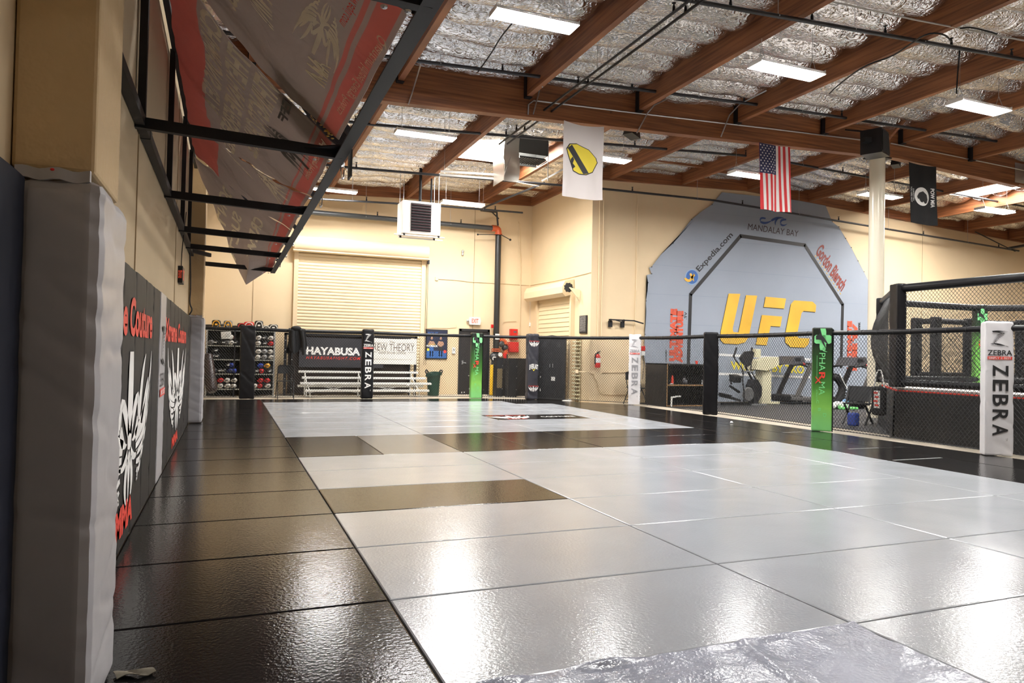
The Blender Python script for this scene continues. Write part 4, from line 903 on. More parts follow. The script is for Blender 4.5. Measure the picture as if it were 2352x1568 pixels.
# black hooded garment hung on the back rail
t = thing('hooded_jacket', 'black hooded jacket draped over the back fence rail left of the black banner', 'jacket', (*U(683, 760, 1, 15.2).xy, 1.70))
def jk(u, v):
    a = (u-.5)*.38; k = v*2-1
    y = -.075*cos(k*pi/2)*(1 if k < 0 else 1)*0+(-.06-.03*sin(9*u) if k < -.12 else (.06+.02*sin(8*u) if k > .12 else 0)); z = .075-.62*max(0, abs(k)-.12)*(1+.16*sin(7*u+k))
    return (a*(1+.2*abs(k))+.02*sin(11*v), y+.015*sin(23*u), z+.01*sin(31*u))
b = MB(); b.sheet(jk, 26, 34, .02); b.build('body', M['cloth'], t, smooth=True)
b = MB(); b.tube([(.10, -.08, .02), (.15, -.10, -.25), (.16, -.09, -.58)], [.05, .045, .035], 8, smooth_path=1); b.build('sleeve', M['cloth'], t, smooth=True)
b = MB(); b.tube([(-.12, -.08, .02), (-.13, -.10, -.25), (-.10, -.09, -.52)], [.05, .045, .035], 8, smooth_path=1); b.build('sleeve', M['cloth'], t, smooth=True)
b = MB(); b.ball((-.03, -.01, .09), (.26, .2, .13)); b.build('hood', M['cloth'], t, smooth=True)
# ================================================================== back wall and what stands before it
FL = -.04
def at(x, y, Y): return U(x, y, 1, Y)
# roller shutter
a = at(676, 577, WB-.05); c = at(970, 900, WB-.05)
t = thing('door_1', None, None, ((a.x+c.x)/2, WB, FL)); t['kind'] = 'structure'
hw = (c.x-a.x)/2; zt = a.z-FL
b = MB(); b.grid(lambda u, v: (-hw+.10+(2*hw-.2)*u, -.045-.022*abs(sin(pi*v*44))**.7, (zt-.02)*v), 1, 264); b.build('curtain', mat('shutter_enamel', (.76, .62, .40), .5), t, smooth=False)
b = MB()
for s in (-1, 1): b.box((s*(hw-.06), -.05, zt/2), (.12, .10, zt))
b.build('guide', M['wall'], t)
b = MB(); b.lathe([(.235, -hw-.03), (.235, hw+.03)], (0, -.20, zt+.21), 24, ax='X'); b.box((0, -.2, zt+.02), (2*hw+.1, .30, .05)); b.box((0, -.08, zt+.33), (2*hw+.06, .16, .22)); b.build('roll_housing', M['wall'], t, smooth=True)
b = MB(); b.tube([(hw+.03, -.05, .9), (hw+.04, -.1, zt+.1)], .006, 5); b.tube([(hw+.09, -.05, .9), (hw+.08, -.1, zt+.1)], .006, 5); b.box((hw+.08, -.12, zt-.05), (.06, .06, .12)); b.build('pull_chain', M['blackm'], t)
# exit door
a = at(1055, 755, WB-.03); c = at(1121, 905, WB-.03)
t = thing('door_2', None, None, ((a.x+c.x)/2, WB, FL)); t['kind'] = 'structure'; hw = (c.x-a.x)/2; zt = a.z-FL
b = MB(); b.box((-hw+.03, -.03, zt/2), (.07, .07, zt)); b.box((hw-.03, -.03, zt/2), (.07, .07, zt)); b.box((0, -.03, zt-.03), (2*hw, .07, .08)); b.build('frame', M['black'], t)
b = MB(); b.rbox((0, -.02, zt/2-.03), (2*hw-.12, .045, zt-.06), .004); b.build('leaf', mat('black_door', (.018, .016, .016), .4), t)
b = MB(); b.bar((-hw+.12, -.06, 1.0), (-hw+.24, -.07, .985), .03); b.box((-hw+.12, -.05, 1.0), (.05, .02, .12)); b.build('handle', M['steel'], t)
b = MB()
for q in range(26): b.box((-hw+.1+random.random()*(2*hw-.25), -.0445, .06+random.random()**3*.6), (.012+.02*random.random(), .002, .015+.03*random.random()))
b.build('scuffs', M['whitep'], t)
p = at(1090, 737, WB-.06); t = thing('exit_sign', 'white exit sign with faint red letters above the black back door', 'sign', p)
b = MB(); b.prism([(-.17, -.12), (.17, -.12), (.2, .0), (.17, .12), (-.17, .12), (-.2, 0)], lambda u, v, d: (u, .05-d, v), .1); b.build('housing', M['exit'], t)
b = MB(); text(b, 'EXIT', lambda u, v: (-.11+.22*u, -.054, -.07+.14*v), .02); b.build('lettering', M['exitr'], t)
b = MB(); b.ball((-.23, -.02, .0), (.07, .07, .07)); b.build('lamp_head', M['steel'], t, smooth=True)
# fire riser
rx = pm.x
t = thing('fire_riser', 'thick black fire riser with red elbow, valves and white gauges in the back corner', 'pipe', (rx, 17.35, FL)); zt = pm.z-FL
b = MB(); b.tube([(0, 0, .75), (0, 0, zt-.14)], .095, 18); b.build('riser_pipe', mat('riser_black', (.025, .025, .025), .35, .2), t, smooth=True)
b = MB(); b.tube([(-.22, 0, zt), (-.06, 0, zt), (0, 0, zt-.05), (0, 0, zt-.2)], .10, 14, smooth_path=1); b.lathe([(.12, 0), (.12, .04)], (0, 0, zt-.2), 14); b.build('red_elbow', M['org'], t, smooth=True)
b = MB()
for z in (1.42, 1.36): b.lathe([(.15, 0), (.15, .035)], (0, 0, z), 16)
b.lathe([(.13, 0), (.13, .03)], (.33, 0, 1.30), 16); b.lathe([(.13, 0), (.13, .03)], (.33, 0, 1.60), 16); b.tube([(.1, 0, 1.72), (.24, 0, 1.72), (.32, 0, 1.64), (.33, 0, 1.3)], .07, 12, smooth_path=1)
b.build('flange', M['org'], t, smooth=True)
b = MB(); b.ball((.3, 0, 1.5), (.22, .2, .22)); b.tube([(.33, 0, 1.28), (.33, 0, .05)], .075, 14); b.ball((-.05, -.02, 1.2), (.34, .26, .28)); b.tube([(-.05, 0, 1.1), (-.05, 0, .05)], .09, 12); b.ball((.16, -.08, 1.60), (.2, .1, .2))
b.build('valve_body', mat('valve_grey', (.07, .07, .07), .4, .4), t, smooth=True)
for k, (x, z) in enumerate([(.07, 1.27), (-.12, 1.14)]):
    b = MB(); b.lathe([(.065, -.02), (.065, .02)], (x, -.2, z), 16, ax='Y'); b.build('gauge', M['white'], t)
b = MB(); b.box((0, -.1, 1.83), (.14, .02, .18)); b.build('notice_plate', M['white'], t)
b = MB(); b.bar((-.05, -.15, 1.02), (-.17, -.2, .88), .05, .05); b.bar((-.12, -.2, .9), (-.2, -.22, .82), .05); b.build('yellow_lever', M['yel'], t)
b = MB(); b.prism([(.18, 1.30), (.30, 1.34), (.30, 1.0), (.24, .98)], lambda u, v, d: (u, -.14-d, v), .02); b.build('red_pennant', M['red'], t)
b = MB(); b.bar((-.72, -.1, zt-.26), (.05, -.1, zt-.2), .02); b.bar((.05, -.1, zt-.2), (.36, -.12, zt-.34), .02); b.ball((-.72, -.1, zt-.26), (.06, .06, .06)); b.ball((.36, -.12, zt-.34), (.08, .06, .07)); b.build('sway_brace', M['blackm'], t)
p = at(1131, 749, 17.5); t = thing('alarm_bell_box', 'small red alarm box clipped left of the fire riser', 'alarm', p)
b = MB(); b.rbox((0, 0, 0), (.09, .08, .11), .01); b.build('box', M['red'], t)
b = MB(); b.bar((.05, 0, 0), (.22, 0, -.01), .03); b.tube([(.03, -.04, -.02), (.07, -.05, -.5), (.0, -.04, -.95)], .01, 6, smooth_path=1); b.build('conduit', M['steel'], t)
for k, (x0, y0, x1, y1, l) in enumerate([(1173, 755, 1189, 779, 'small red alarm control box right of the fire riser, the upper one'), (1169, 785, 1191, 809, 'larger red control cabinet right of the fire riser, the lower one')]):
    a = at(x0, y0, 17.5); c = at(x1, y1, 17.5); t = thing('alarm_box', l, 'alarm', ((a.x+c.x)/2, 17.56, (a.z+c.z)/2), 0, 'red boxes on the back wall')
    b = MB(); b.rbox((0, 0, 0), (c.x-a.x, .14, a.z-c.z), .01); b.build('cabinet', M['red'], t)
    b = MB(); b.rbox((0, -.075, 0), (c.x-a.x-.03, .012, a.z-c.z-.03), .005); b.build('door', M['red'], t)
    if k == 0:
        b = MB(); b.box((.02, -.084, .07), (.10, .004, .05)); b.build('display', M['screen'], t)
    b = MB(); b.box(((c.x-a.x)*.36, -.085, 0), (.012, .01, .02)); b.build('lock', M['steel'], t)
a = at(1131, 832, 17.0); t = thing('bollard', 'yellow steel bollard standing before the fire riser', 'bollard', (a.x, 17.0, FL))
b = MB(); b.lathe([(.07, 0), (.07, .92), (.06, .95)], n=18); b.build('tube', M['yel'], t, smooth=True)
b = MB(); b.box((0, 0, .008), (.24, .24, .016)); b.build('base_plate', M['blackm'], t)
# black flight cases
for k, (x0, x1, yt, Y, l) in enumerate([(1150, 1212, 822, 16.9, 'large black upright case behind the dark sponsor post in the corner'), (1137, 1150, 821, 16.6, 'narrow black case with a khaki panel right of the yellow bollard'), (1165, 1182, 823, 16.2, 'slim black case leaning before the large upright case')]):
    a = at(x0, yt, Y); c = at(x1, 905, Y); W = c.x-a.x; Hh = a.z-FL; t = thing('equipment_case', l, 'case', ((a.x+c.x)/2, Y, FL), 0, 'black cases in the corner')
    b = MB(); b.rbox((0, 0, Hh/2), (W, .3, Hh), .015, rx=0); b.build('shell', M['black'], t)
    b = MB()
    for s in (-1, 1): b.box((s*(W/2-.008), -.151, Hh/2), (.02, .006, Hh)); b.box((0, -.151, Hh/2+s*(Hh/2-.012)), (W, .006, .02))
    b.build('edging', M['blackm'], t)
    b = MB()
    for q in range(3): b.ball((W/2-.015, -.156, Hh*(.2+.3*q)), (.02, .01, .02), n=8, k=5)
    b.build('corner_rivet', M['steel'], t)
    if k == 1: b = MB(); b.box((.0, -.153, Hh*.47), (W*.8, .01, Hh*.5)); b.build('khaki_panel', mat('khaki', (.16, .12, .06), .7), t)
# wall items
a = at(978, 765, WB-.03); c = at(1027, 825, WB-.03); t = thing('fight_poster', 'framed fight poster of two bare-chested boxers above the green bin', 'poster', ((a.x+c.x)/2, WB-.02, c.z)); W = c.x-a.x; Hh = (a.z-c.z)*1.16
b = MB(); b.rbox((0, 0, Hh/2), (W, .035, Hh), .008); b.build('frame', M['black'], t)
b = MB(); b.box((0, -.019, Hh/2), (W-.05, .004, Hh-.06)); b.build('sheet', mat('poster_night_blue', (.015, .02, .05), .4), t)
g = lambda u, v, d=0: (-W/2+.03+(W-.06)*u, -.0225-d, .035+(Hh-.07)*v)
b = MB(); b.add([g(0, 0), g(1, 0), g(1, .26), g(0, .26)], [(0, 1, 2, 3)]); text(b, 'BOUT', lambda u, v: g(.06+.5*u, .86+.08*v)); b.build('blue_print', M['bluep'], t)
for s, m1 in ((.25, 'whitep'), (.70, 'skin')):
    b = MB(); b.add([g(s-.13, .62), g(s+.12, .60), g(s+.08, .42), g(s-.08, .42)], [(3, 2, 1, 0)][::-1]); b.add([g(s+.055*cos(k*pi/5), .72+.055*sin(k*pi/5)) for k in range(10)], [tuple(range(10))])
    for q in (-1, 1): b.add([g(s+q*.03, .28), g(s+q*.09, .28), g(s+q*.08, .06), g(s+q*.04, .06)], [(3, 2, 1, 0)]); b.add([g(s+q*.12, .60), g(s+q*.17, .5), g(s+q*.10, .44), g(s+q*.09, .5)], [(3, 2, 1, 0)])
    b.build('boxer_figure', M['skin'], t)
    b = MB(); b.add([g(s-.1, .42, .001), g(s+.1, .42, .001), g(s+.11, .26, .001), g(s-.11, .26, .001)], [(3, 2, 1, 0)]); b.build('shorts_print', M['bluep'] if s < .5 else M['blackp'], t)
b = MB(); text(b, 'PAYBACK', lambda u, v: g(.0+.56*u, .40+.07*v, .003), .04); b.build('white_lettering', M['whitep'], t)
b = MB(); b.add([g(.08+.07*cos(k*pi/6), .30+.05*sin(k*pi/6), .003) for k in range(12)], [tuple(range(12))]); text(b, 'THE FIGHT', lambda u, v: g(.05+.4*u, .48+.03*v, .003)); b.build('yellow_print', M['yelp'], t)
b = MB(); b.add([g(.92+.08*cos(k*pi/6), .24+.06*sin(k*pi/6), .003) for k in range(12)], [tuple(range(12))]); b.build('red_print', M['redp'], t)
p = at(1042, 805, WB-.03); t = thing('thermostat', 'white wall control box between the poster and the black door', 'thermostat', p)
b = MB(); b.rbox((0, 0, 0), (.11, .05, .2), .015); b.build('case', M['white'], t)
b = MB(); b.box((0, -.027, .03), (.05, .004, .06)); b.build('dial', M['steel'], t)
def wallpipe(pts, Y, r, m, label, ax=1, cat='conduit', box=None):
    pp = [U(x, y, ax, Y) for x, y in pts]; o = pp[0].copy(); t = thing('wall_conduit', label, cat, o, 0, 'painted conduits on the walls'); b = MB(); b.tube([p-o for p in pp], r, 6, smooth_path=1); b.build('tube', M[m], t, smooth=True)
    if box: b = MB(); b.rbox((0, 0, 0), box, .01); b.build('box', M[m], t)
wallpipe([(1003, 640), (1060, 644), (1075, 647), (1140, 650), (1215, 655)], WB-.02, .009, 'wall', 'thin beige conduit running across the back wall above the exit sign', box=(.1, .04, .12))
wallpipe([(970, 765), (972, 752), (1048, 753), (1048, 746)], WB-.02, .008, 'wall', 'thin beige conduit above the fight poster')
wallpipe([(1193, 510), (1196, 640), (1193, 820)], WB-.03, .014, 'wall', 'vertical beige conduit right of the fire riser', box=(.06, .04, .06))
wallpipe([(1155, 745), (1156, 738), (1185, 737)], WB-.03, .009, 'wall', 'short beige conduit over the red alarm boxes')
wallpipe([(1217, 655), (1290, 642), (1357, 625)], WS-.02, .009, 'wall', 'thin beige conduit slanting across the side wall above the small shutter', ax=0)
wallpipe([(1378, 438), (1376, 600), (1372, 780)], WF-.03, .012, 'wall', 'left thin vertical conduit beside the wall corner')
wallpipe([(1387, 438), (1385, 600), (1380, 780)], WF-.03, .015, 'wall', 'thicker vertical conduit beside the wall corner')
wallpipe([(1469, 430), (1464, 440), (1463, 600), (1458, 766)], WF-.03, .014, 'wall', 'vertical conduit left of the blue-grey canvas')
wallpipe([(1325, 853), (1363, 855), (1367, 872), (1372, 876), (1376, 900), (1388, 906), (1440, 905)], WF-.03, .014, 'wall', 'low bent conduit on the wall right of the extinguisher', box=(.08, .04, .1))
wallpipe([(1384, 855), (1440, 854)], WF-.03, .012, 'wall', 'short level conduit below the wall-mounted bar')
p = at(1063, 577, WB-.05); t = thing('security_camera', 'small round camera on the back wall left of the fire riser', 'camera', p)
b = MB(); b.ball((0, 0, 0), (.09, .09, .09)); b.lathe([(.03, 0), (.03, .08)], (0, .0, -.12), 10); b.build('body', M['steel'], t, smooth=True)
p = at(1217, 745, WB-.03); t = thing('wall_switch', 'small white switch box on a cable left of the small shutter', 'switch', p)
b = MB(); b.rbox((0, 0, 0), (.05, .04, .12), .01); b.tube([(0, 0, .06), (0, 0, .9)], .005, 5); b.build('box', M['white'], t)
# small shutter on the side wall
Y0, Y1, zt = 14.55, 16.85, 3.02
t = thing('door_3', None, None, (WS, (Y0+Y1)/2, FL)); t['kind'] = 'structure'; hh = (Y1-Y0)/2
b = MB(); b.grid(lambda u, v: (-.04-.02*(1-(v*23) % 1), hh-2*hh*u, (zt-FL)*v), 1, 230); b.build('curtain', MATS['shutter_enamel'], t)
b = MB()
for s in (-1, 1): b.box((-.06, s*(hh+.04), (zt-FL)/2), (.12, .1, zt-FL))
b.build('guide', M['wall'], t)
b = MB(); b.prism([(-.02, .52), (-.30, .46), (-.38, .30), (-.38, .12), (-.28, .02), (-.02, .10)], lambda u, v, d: (u, -hh-.05+d, zt-FL-.12+v), 2*hh+.5); b.build('roll_housing', M['wall'], t)
p = U(1306, 660, 0, WS-.35); t = thing('shutter_drive', 'black gear drive with a bent bracket at the near end of the small shutter', 'motor', p)
b = MB()
for k in range(9): b.box((-.0+.10*cos(k*.7), 0, .10*sin(k*.7)), (.06, .05, .06), ry=k*.7)
b.lathe([(.11, -.03), (.11, .03)], ax='Y'); b.build('gear', M['black'], t)
b = MB(); b.prism([(.02, .0), (.34, -.06), (.30, -.36)], lambda u, v, d: (u, -.05-d, v), .02); b.bar((0, -.05, .0), (.24, -.08, -.26), .03); b.build('bracket', M['cream'], t)
a = U(1332, 725, 0, WS-.02); c = U(1348, 765, 0, WS-.02); t = thing('rules_sign', 'black wall sign packed with small white lettering right of the small shutter', 'sign', ((WS-.02), (a.y+c.y)/2, (a.z+c.z)/2))
W = abs(a.y-c.y); Hh = a.z-c.z
b = MB(); b.rbox((0, 0, 0), (.035, W, Hh), .008); b.build('board', M['black'], t)
b = MB()
for k in range(15):
    s = ['GYM RULES', 'NO SHOES ON MATS', 'KEEP IT CLEAN', 'WIPE YOUR GEAR', 'TRAIN SAFE', 'RESPECT ALL'][k % 6] if k else 'RULES'
    text(b, s, lambda u, v, k=k: (-.0195, W*.38-(W*.74)*u, Hh*.43-k*Hh*.058+Hh*.03*v))
b.build('lettering', M['whitep'], t)
# black cabinet before the small shutter
a = at(1239, 768, 15.6); c = at(1312, 905, 15.6); cx_ = (a.x+c.x)/2; W = c.x-a.x
t = thing('steel_locker', 'tall black vented double cabinet behind the diagonal fence panel', 'cabinet', (7.78, 14.72, FL), -.54); W = .80; Hh = 1.80
b = MB(); b.rbox((0, 0, Hh/2), (W, .3, Hh), .01); b.build('body', M['black'], t)
for s in (-1, 1):
    b = MB(); b.rbox((s*W*.245, -.156, Hh/2), (W*.48, .012, Hh-.06), .003); d = b.build('door', M['black'], t)
    b = MB()
    for k in range(5): b.box((s*W*.245, -.164, Hh-.16-.03*k), (.12, .004, .008))
    b.build('vent_slot', M['screen'], d)
    b = MB(); b.box((s*.04, -.17, Hh*.55), (.015, .02, .1)); b.build('handle', M['steel'], d)
b = MB(); b.box((.06, -.165, .62), (.11, .004, .11)); b.box((-.3, -.165, .3), (.02, .004, .09)); b.box((-.3, -.165, .66), (.02, .004, .05)); b.build('sticker', M['whitep'], t)
b = MB(); b.prism([(-.36, 0), (.36, 0), (0, .05)], lambda u, v, d: (u, -.12+d, Hh+v), .22); b.build('ridge_lid', M['black'], t)
t = thing('wire_rack', 'cream comb-edged wire rack standing beside the tall black cabinet', 'rack', (8.25, 14.22, FL))
b = MB()
for k in range(17): b.rbox((0, -.1, .1+k*.105), (.13, .3, .035), .008)
b.build('rung', M['cream'], t)
b = MB()
for y in (-.2, .04): b.box((.06, y, .92), (.02, .02, 1.84))
b.build('upright', M['cream'], t)
b = MB(); b.ball((0, 0, .03), (.3, .2, .06)); b.ball((.1, .05, .05), (.15, .15, .06)); b.build('towel', M['whitep'], None, True); o = bpy.data.objects['towel']; o.location = (7.95, 14.05, FL+.0); tag(o, 'crumpled white towel on the floor at the foot of the tall black cabinet', 'towel')
# ------------------------------------------------------------------ glove rack
RY = 16.8; xa, xb = -1.34, at(632, 800, RY).x
sz = [at(500, y, RY).z for y in (893, 858, 825, 793, 757)]
t = thing('glove_rack', 'black steel shelving with pale perforated edges holding the boxing gear', 'shelf', ((xa+xb)/2, RY+.25, FL)); o = Vector(((xa+xb)/2, RY+.25, FL))
b = MB()
b.build('back_panel', M['black'], t) if False else None
b = MB(); b.box((0, .24, .9), (xb-xa, .02, 1.78)); b.build('back_panel', mat('rack_back', (.03, .028, .025), .8), t)
for x in (xa+.03, -.62, xb-.02):
    for y in (-.24, .21):
        b = MB(); b.box((x-o.x, y, .9), (.04, .04, 1.8)); b.build('upright', M['steel'] if x in (xa+.03, xb-.02) and y < 0 else M['blackm'], t)
MATS['perf'] = mat('pale_shelf_edge', (.5, .5, .44), .5)
for z in sz:
    b = MB(); b.box((0, 0, z-o.z-.01), (xb-xa, .48, .02)); s = b.build('shelf_board', M['black'], t)
    b = MB()
    for k in range(34): b.box((-(xb-xa)/2+.03+k*(xb-xa-.06)/33.5, -.25, z-o.z-.008), (.036, .012, .028))
    b.build('perforated_edge', MATS['perf'], s)
_gl = {}
GC = dict(white=(.62, .60, .56), black=(.015, .015, .016), red=(.5, .012, .012), silver=(.32, .32, .33), grey=(.15, .15, .15), navy=(.01, .02, .10), blue=(.02, .05, .35), yellow=(.7, .35, .03))
for k_, v_ in GC.items(): MATS['gl_'+k_] = mat('glove_'+k_, v_, .35)
def glove(x, z, col, cuff, label, sc=1.):
    key = (col, cuff)
    if key not in _gl:
        t = thing('boxing_glove', '', 'glove', (0, 0, 0))
        b = MB(); b.ball((0, -.05, .072), (.145, .20, .135), n=14, k=8); b.ball((.02, -.09, .085), (.12, .12, .11)); b.build('shell', MATS['gl_'+col], t, smooth=True)
        b = MB(); b.ball((-.065, -.06, .06), (.05, .13, .055)); b.build('thumb', MATS['gl_'+col], t, smooth=True)
        b = MB(); b.lathe([(.045, 0), (.052, .02), (.05, .10), (.044, .11)], (0, .02, .07), 12, ax='Y'); b.build('cuff', MATS['gl_'+cuff], t, smooth=True)
        b = MB(); b.box((0, -.152, .078), (.07, .004, .02)); b.build('brand_patch', M['blackp'] if col != 'black' else M['whitep'], t)
        _gl[key] = t; g = t
    else: g = copy_tree(_gl[key])
    g['label'] = label; g['category'] = 'glove'; g['group'] = 'boxing gloves on the rack'
    g.location = (x, RY+.12, z); g.rotation_euler = (0, 0, random.uniform(-.35, .35)); return g
SN = ['bottom shelf', 'third shelf down', 'second shelf down', 'top shelf']
rows = [  # shelf index (0 = bottom), bay, list of (zoom x, layer, colour, cuff)
 (3, 'right', [(968, 0, 'white', 'black'), (968, 1, 'white', 'black'), (1062, 0, 'black', 'black'), (1062, 1, 'black', 'grey'), (1165, 0, 'red', 'red'), (1165, 1, 'white', 'black')]),
 (2, 'right', [(965, 0, 'white', 'black'), (965, 1, 'white', 'white'), (1068, 0, 'silver', 'silver'), (1068, 1, 'silver', 'silver'), (1168, 0, 'white', 'black'), (1168, 1, 'white', 'black')]),
 (1, 'right', [(950, 0, 'black', 'red'), (1025, 0, 'red', 'blue'), (1000, 1, 'blue', 'red'), (1140, 0, 'black', 'black'), (1125, 1, 'yellow', 'black')]),
 (0, 'right', [(935, 0, 'white', 'black'), (1015, 0, 'red', 'red'), (1015, 1, 'red', 'black'), (1125, 0, 'white', 'black'), (1130, 1, 'red', 'red')]),
 (3, 'left', [(225, 0, 'grey', 'black'), (300, 0, 'black', 'red'), (400, 0, 'black', 'black'), (470, 0, 'grey', 'black'), (530, 0, 'white', 'black'), (540, 1, 'white', 'red'), (610, 0, 'black', 'black')]),
 (2, 'left', [(240, 0, 'black', 'red'), (320, 0, 'black', 'black'), (280, 1, 'black', 'black')]),
 (1, 'left', [(230, 0, 'black', 'white'), (300, 0, 'black', 'black'), (370, 0, 'black', 'black'), (440, 0, 'black', 'navy'), (520, 0, 'navy', 'black'), (480, 1, 'black', 'black'), (600, 0, 'blue', 'black'), (560, 1, 'blue', 'navy')]),
 (0, 'left', [(375, 0, 'white', 'black'), (385, 1, 'red', 'red'), (490, 0, 'white', 'red'), (495, 1, 'white', 'black'), (600, 0, 'white', 'white'), (610, 1, 'white', 'black')])]
for si, bay, L_ in rows:
    L_ = sorted(L_, key=lambda q: q[0])
    for n_, (zx, lay, c1, c2) in enumerate(L_):
        px = 450+zx/6.816; p = at(px, 850, RY)
        glove(p.x, sz[si]+.005+lay*.15, c1, c2, '%s boxing glove, %s of the glove rack, %s bay, %s layer, %s from left' % (c1, SN[si].replace(' down', ''), bay, 'lower' if lay == 0 else 'upper', ['first', 'second', 'third', 'fourth', 'fifth', 'sixth', 'seventh', 'eighth'][n_]))
b = MB(); p = at(519, 770, RY-.06); b.sheet(lambda u, v: (p.x-.13+.25*u+.02*v, RY-.06-.01*sin(4*u), p.z+.09-.19*v+.02*u), 4, 4, .002); n_ = b.build('paper_note', mat('paper', (.6, .6, .58), .8)); tag(n_, 'sheet of scribbled white paper taped to the front of the glove rack', 'note'); oo = n_.location
b = MB()
for k in range(6): b.tube([(-.09+.02*k, -.02, .05+.02*k-.0), (.09, -.02, .06+.018*k)], .0015, 4)
b.build('handwriting', M['blackp'], n_)
# pads lying on top of the rack
def top_pad(px, py, w_, h_, col, trim, label):
    p = at(px, py, RY+.1); t = thing('strike_pad', label, 'pad', (p.x, RY+.22, sz[4]+.012), 0, 'striking pads on top of the glove rack')
    b = MB(); b.rbox((0, 0, h_*.5), (w_, .34, h_*.92), .05, seg=4); b.ball((0, -.02, h_*.6), (w_*.9, .36, h_*.75)); b.build('body', MATS['gl_'+col], t, smooth=True)
    b = MB(); b.tube([(-w_*.45, -.185, h_*.15), (-w_*.3, -.19, h_*.85), (w_*.3, -.19, h_*.85), (w_*.45, -.185, h_*.15)], .013, 8, smooth_path=2); b.build('trim', MATS['gl_'+trim], t, smooth=True)
    b = MB(); b.box((0, -.19, h_*.5), (w_*.3, .01, h_*.16)); b.build('patch', MATS['gl_'+trim], t)
for a_ in [(481, 742, .28, .13, 'black', 'black', 'low black striking pad at the left end of the rack top'), (497, 735, .22, .26, 'black', 'yellow', 'black and yellow forearm pad on the rack top, left of the pair'), (524, 735, .22, .26, 'grey', 'yellow', 'grey and yellow forearm pad on the rack top, right of the pair'),
           (511, 744, .30, .16, 'black', 'grey', 'rounded black belly pad lying between the two yellow-trimmed pads'), (541, 745, .22, .12, 'black', 'black', 'flat black pad on the rack top left of the red-edged pads'), (556, 738, .24, .20, 'black', 'red', 'black pad with red edging above the plain black post'),
           (572, 738, .26, .24, 'red', 'white', 'red and white curved pad on the rack top above the plain black post'), (595, 735, .22, .28, 'black', 'white', 'upright black and white pad on the rack top right of the black post'),
           (611, 747, .20, .15, 'black', 'white', 'small black white-edged pad near the right end of the rack top'), (628, 745, .24, .19, 'black', 'white', 'square black pad with white piping at the right end of the rack top')]: top_pad(*a_)
# leaning heavy bag
t = thing('heavy_bag', 'brown leather heavy bag leaning on the glove rack beside the far pilaster pad', 'bag', (0, 0, 0))
p0 = at(487, 903, 15.9); p1 = at(474, 800, 16.35); p0.z = .13
d = (p1-p0); d.normalize(); b = MB(); b.tube([p0, p0+d*.04, p0+d*.1, p0+d*.6, p0+d*1.0, p0+d*1.05], [.09, .13, .14, .14, .135, .06], 18); t.location = p0; bb = MB(); bb.v = [tuple(Vector(v)-p0) for v in b.v]; bb.f = b.f; bb.m = b.m; bb.build('leather_body', M['brown'], t, smooth=True)
b = MB()
for k in (.35, .4, .85): b.lathe([(.144, 0), (.144, .015)], d*k, 18, R=d.to_track_quat('Z', 'Y').to_matrix())
b.build('band', M['black'], t)
b = MB(); b.tube([d*1.03, d*1.2], .02, 6); b.build('strap', M['black'], t)
# folding chair
def folding_chair(loc, rz, label, seatc='black'):
    t = thing('folding_chair', label, 'chair', loc, rz, 'black folding chairs')
    for s in (-1, 1):
        b = MB(); b.tube([(s*.225, -.28, 0), (s*.215, .04, .45), (s*.20, .17, .84)], .0115, 8, smooth_path=1); b.build('leg', M['blackm'], t, smooth=True)
        b = MB(); b.tube([(s*.20, .26, 0), (s*.20, -.02, .44)], .0115, 8); b.build('leg', M['blackm'], t, smooth=True)
    b = MB(); b.tube([(-.20, .17, .84), (-.16, .18, .87), (.16, .18, .87), (.20, .17, .84)], .0115, 8); b.tube([(-.2, .17, .12), (.2, .17, .12)], .009, 6); b.tube([(-.225, -.24, .06), (.225, -.24, .06)], .009, 6); b.build('crossbar', M['blackm'], t)
    b = MB(); b.rbox((0, -.03, .455), (.38, .38, .025), .03, seg=3, rx=.05); b.build('seat', M['black'], t)
    b = MB(); b.sheet(lambda u, v: (-.2+.4*u, .165-.03*sin(pi*u)+.01*v, .86-.2*v), 10, 4, .015); b.build('backrest', M['black'], t, smooth=True)
    return t
p = at(655, 900, 16.0); folding_chair((p.x, 16.0, FL), pi, 'black folding chair facing away, left of the black fight-brand banner')
p = U(1458, 925, 1, 12.95); folding_chair((p.x, 12.95, FL), 0, 'black folding chair half hidden behind the narrow white fence post')
# storage frame with banners
FY = 17.25; xl = at(652, 800, FY).x; xr = at(958, 800, FY).x
t = thing('storage_frame', 'tall black slotted storage frame with a dark cloth backing behind the bleachers', 'frame', ((xl+xr)/2, FY, FL)); ox = (xl+xr)/2; zt = at(800, 768, FY).z-FL
for x in (xl+.04, xl+.22, xr-.22, xr-.05):
    b = MB(); b.box((x-ox, 0, zt/2), (.07 if x in (xl+.04, xr-.05) else .035, .06, zt)); b.build('upright', M['blackm'], t)
    for k in range(6): b = MB(); b.box((x-ox, -.034, .2+k*.27), (.03, .01, .02)); b.build('bracket', M['steel'], t)
b = MB(); b.box((0, 0, zt-.03), (xr-xl, .06, .06)); b.box((0, -.02, zt-.12), (xr-xl-.3, .03, .02)); b.build('beam', M['blackm'], t)
b = MB(); b.sheet(lambda u, v: (xl-ox+.12+(xr-xl-.3)*u, .06+.01*sin(40*u), zt-.05-(zt-.1)*v), 60, 4, .006); b.build('cloth_backing', mat('dark_brown_cloth', (.022, .014, .010), .9), t)
def flat_banner(x0, y0, x1, y1, Y, m, label):
    a = at(x0, y0, Y); c = at(x1, y1, Y); W = c.x-a.x; Hh = a.z-c.z; t = thing('sponsor_banner', label, 'banner', (a.x, Y, c.z))
    f = lambda u, v, d=0: Vector((W*u, -.008-d+.012*sin(u*9+1)*sin(v*3), Hh*v-.02*sin(pi*u)*v))
    b = MB(); b.sheet(lambda u, v: f(u, 1-v, -.006), 30, 8, .004); b.build('cloth', m, t, smooth=True); return t, f
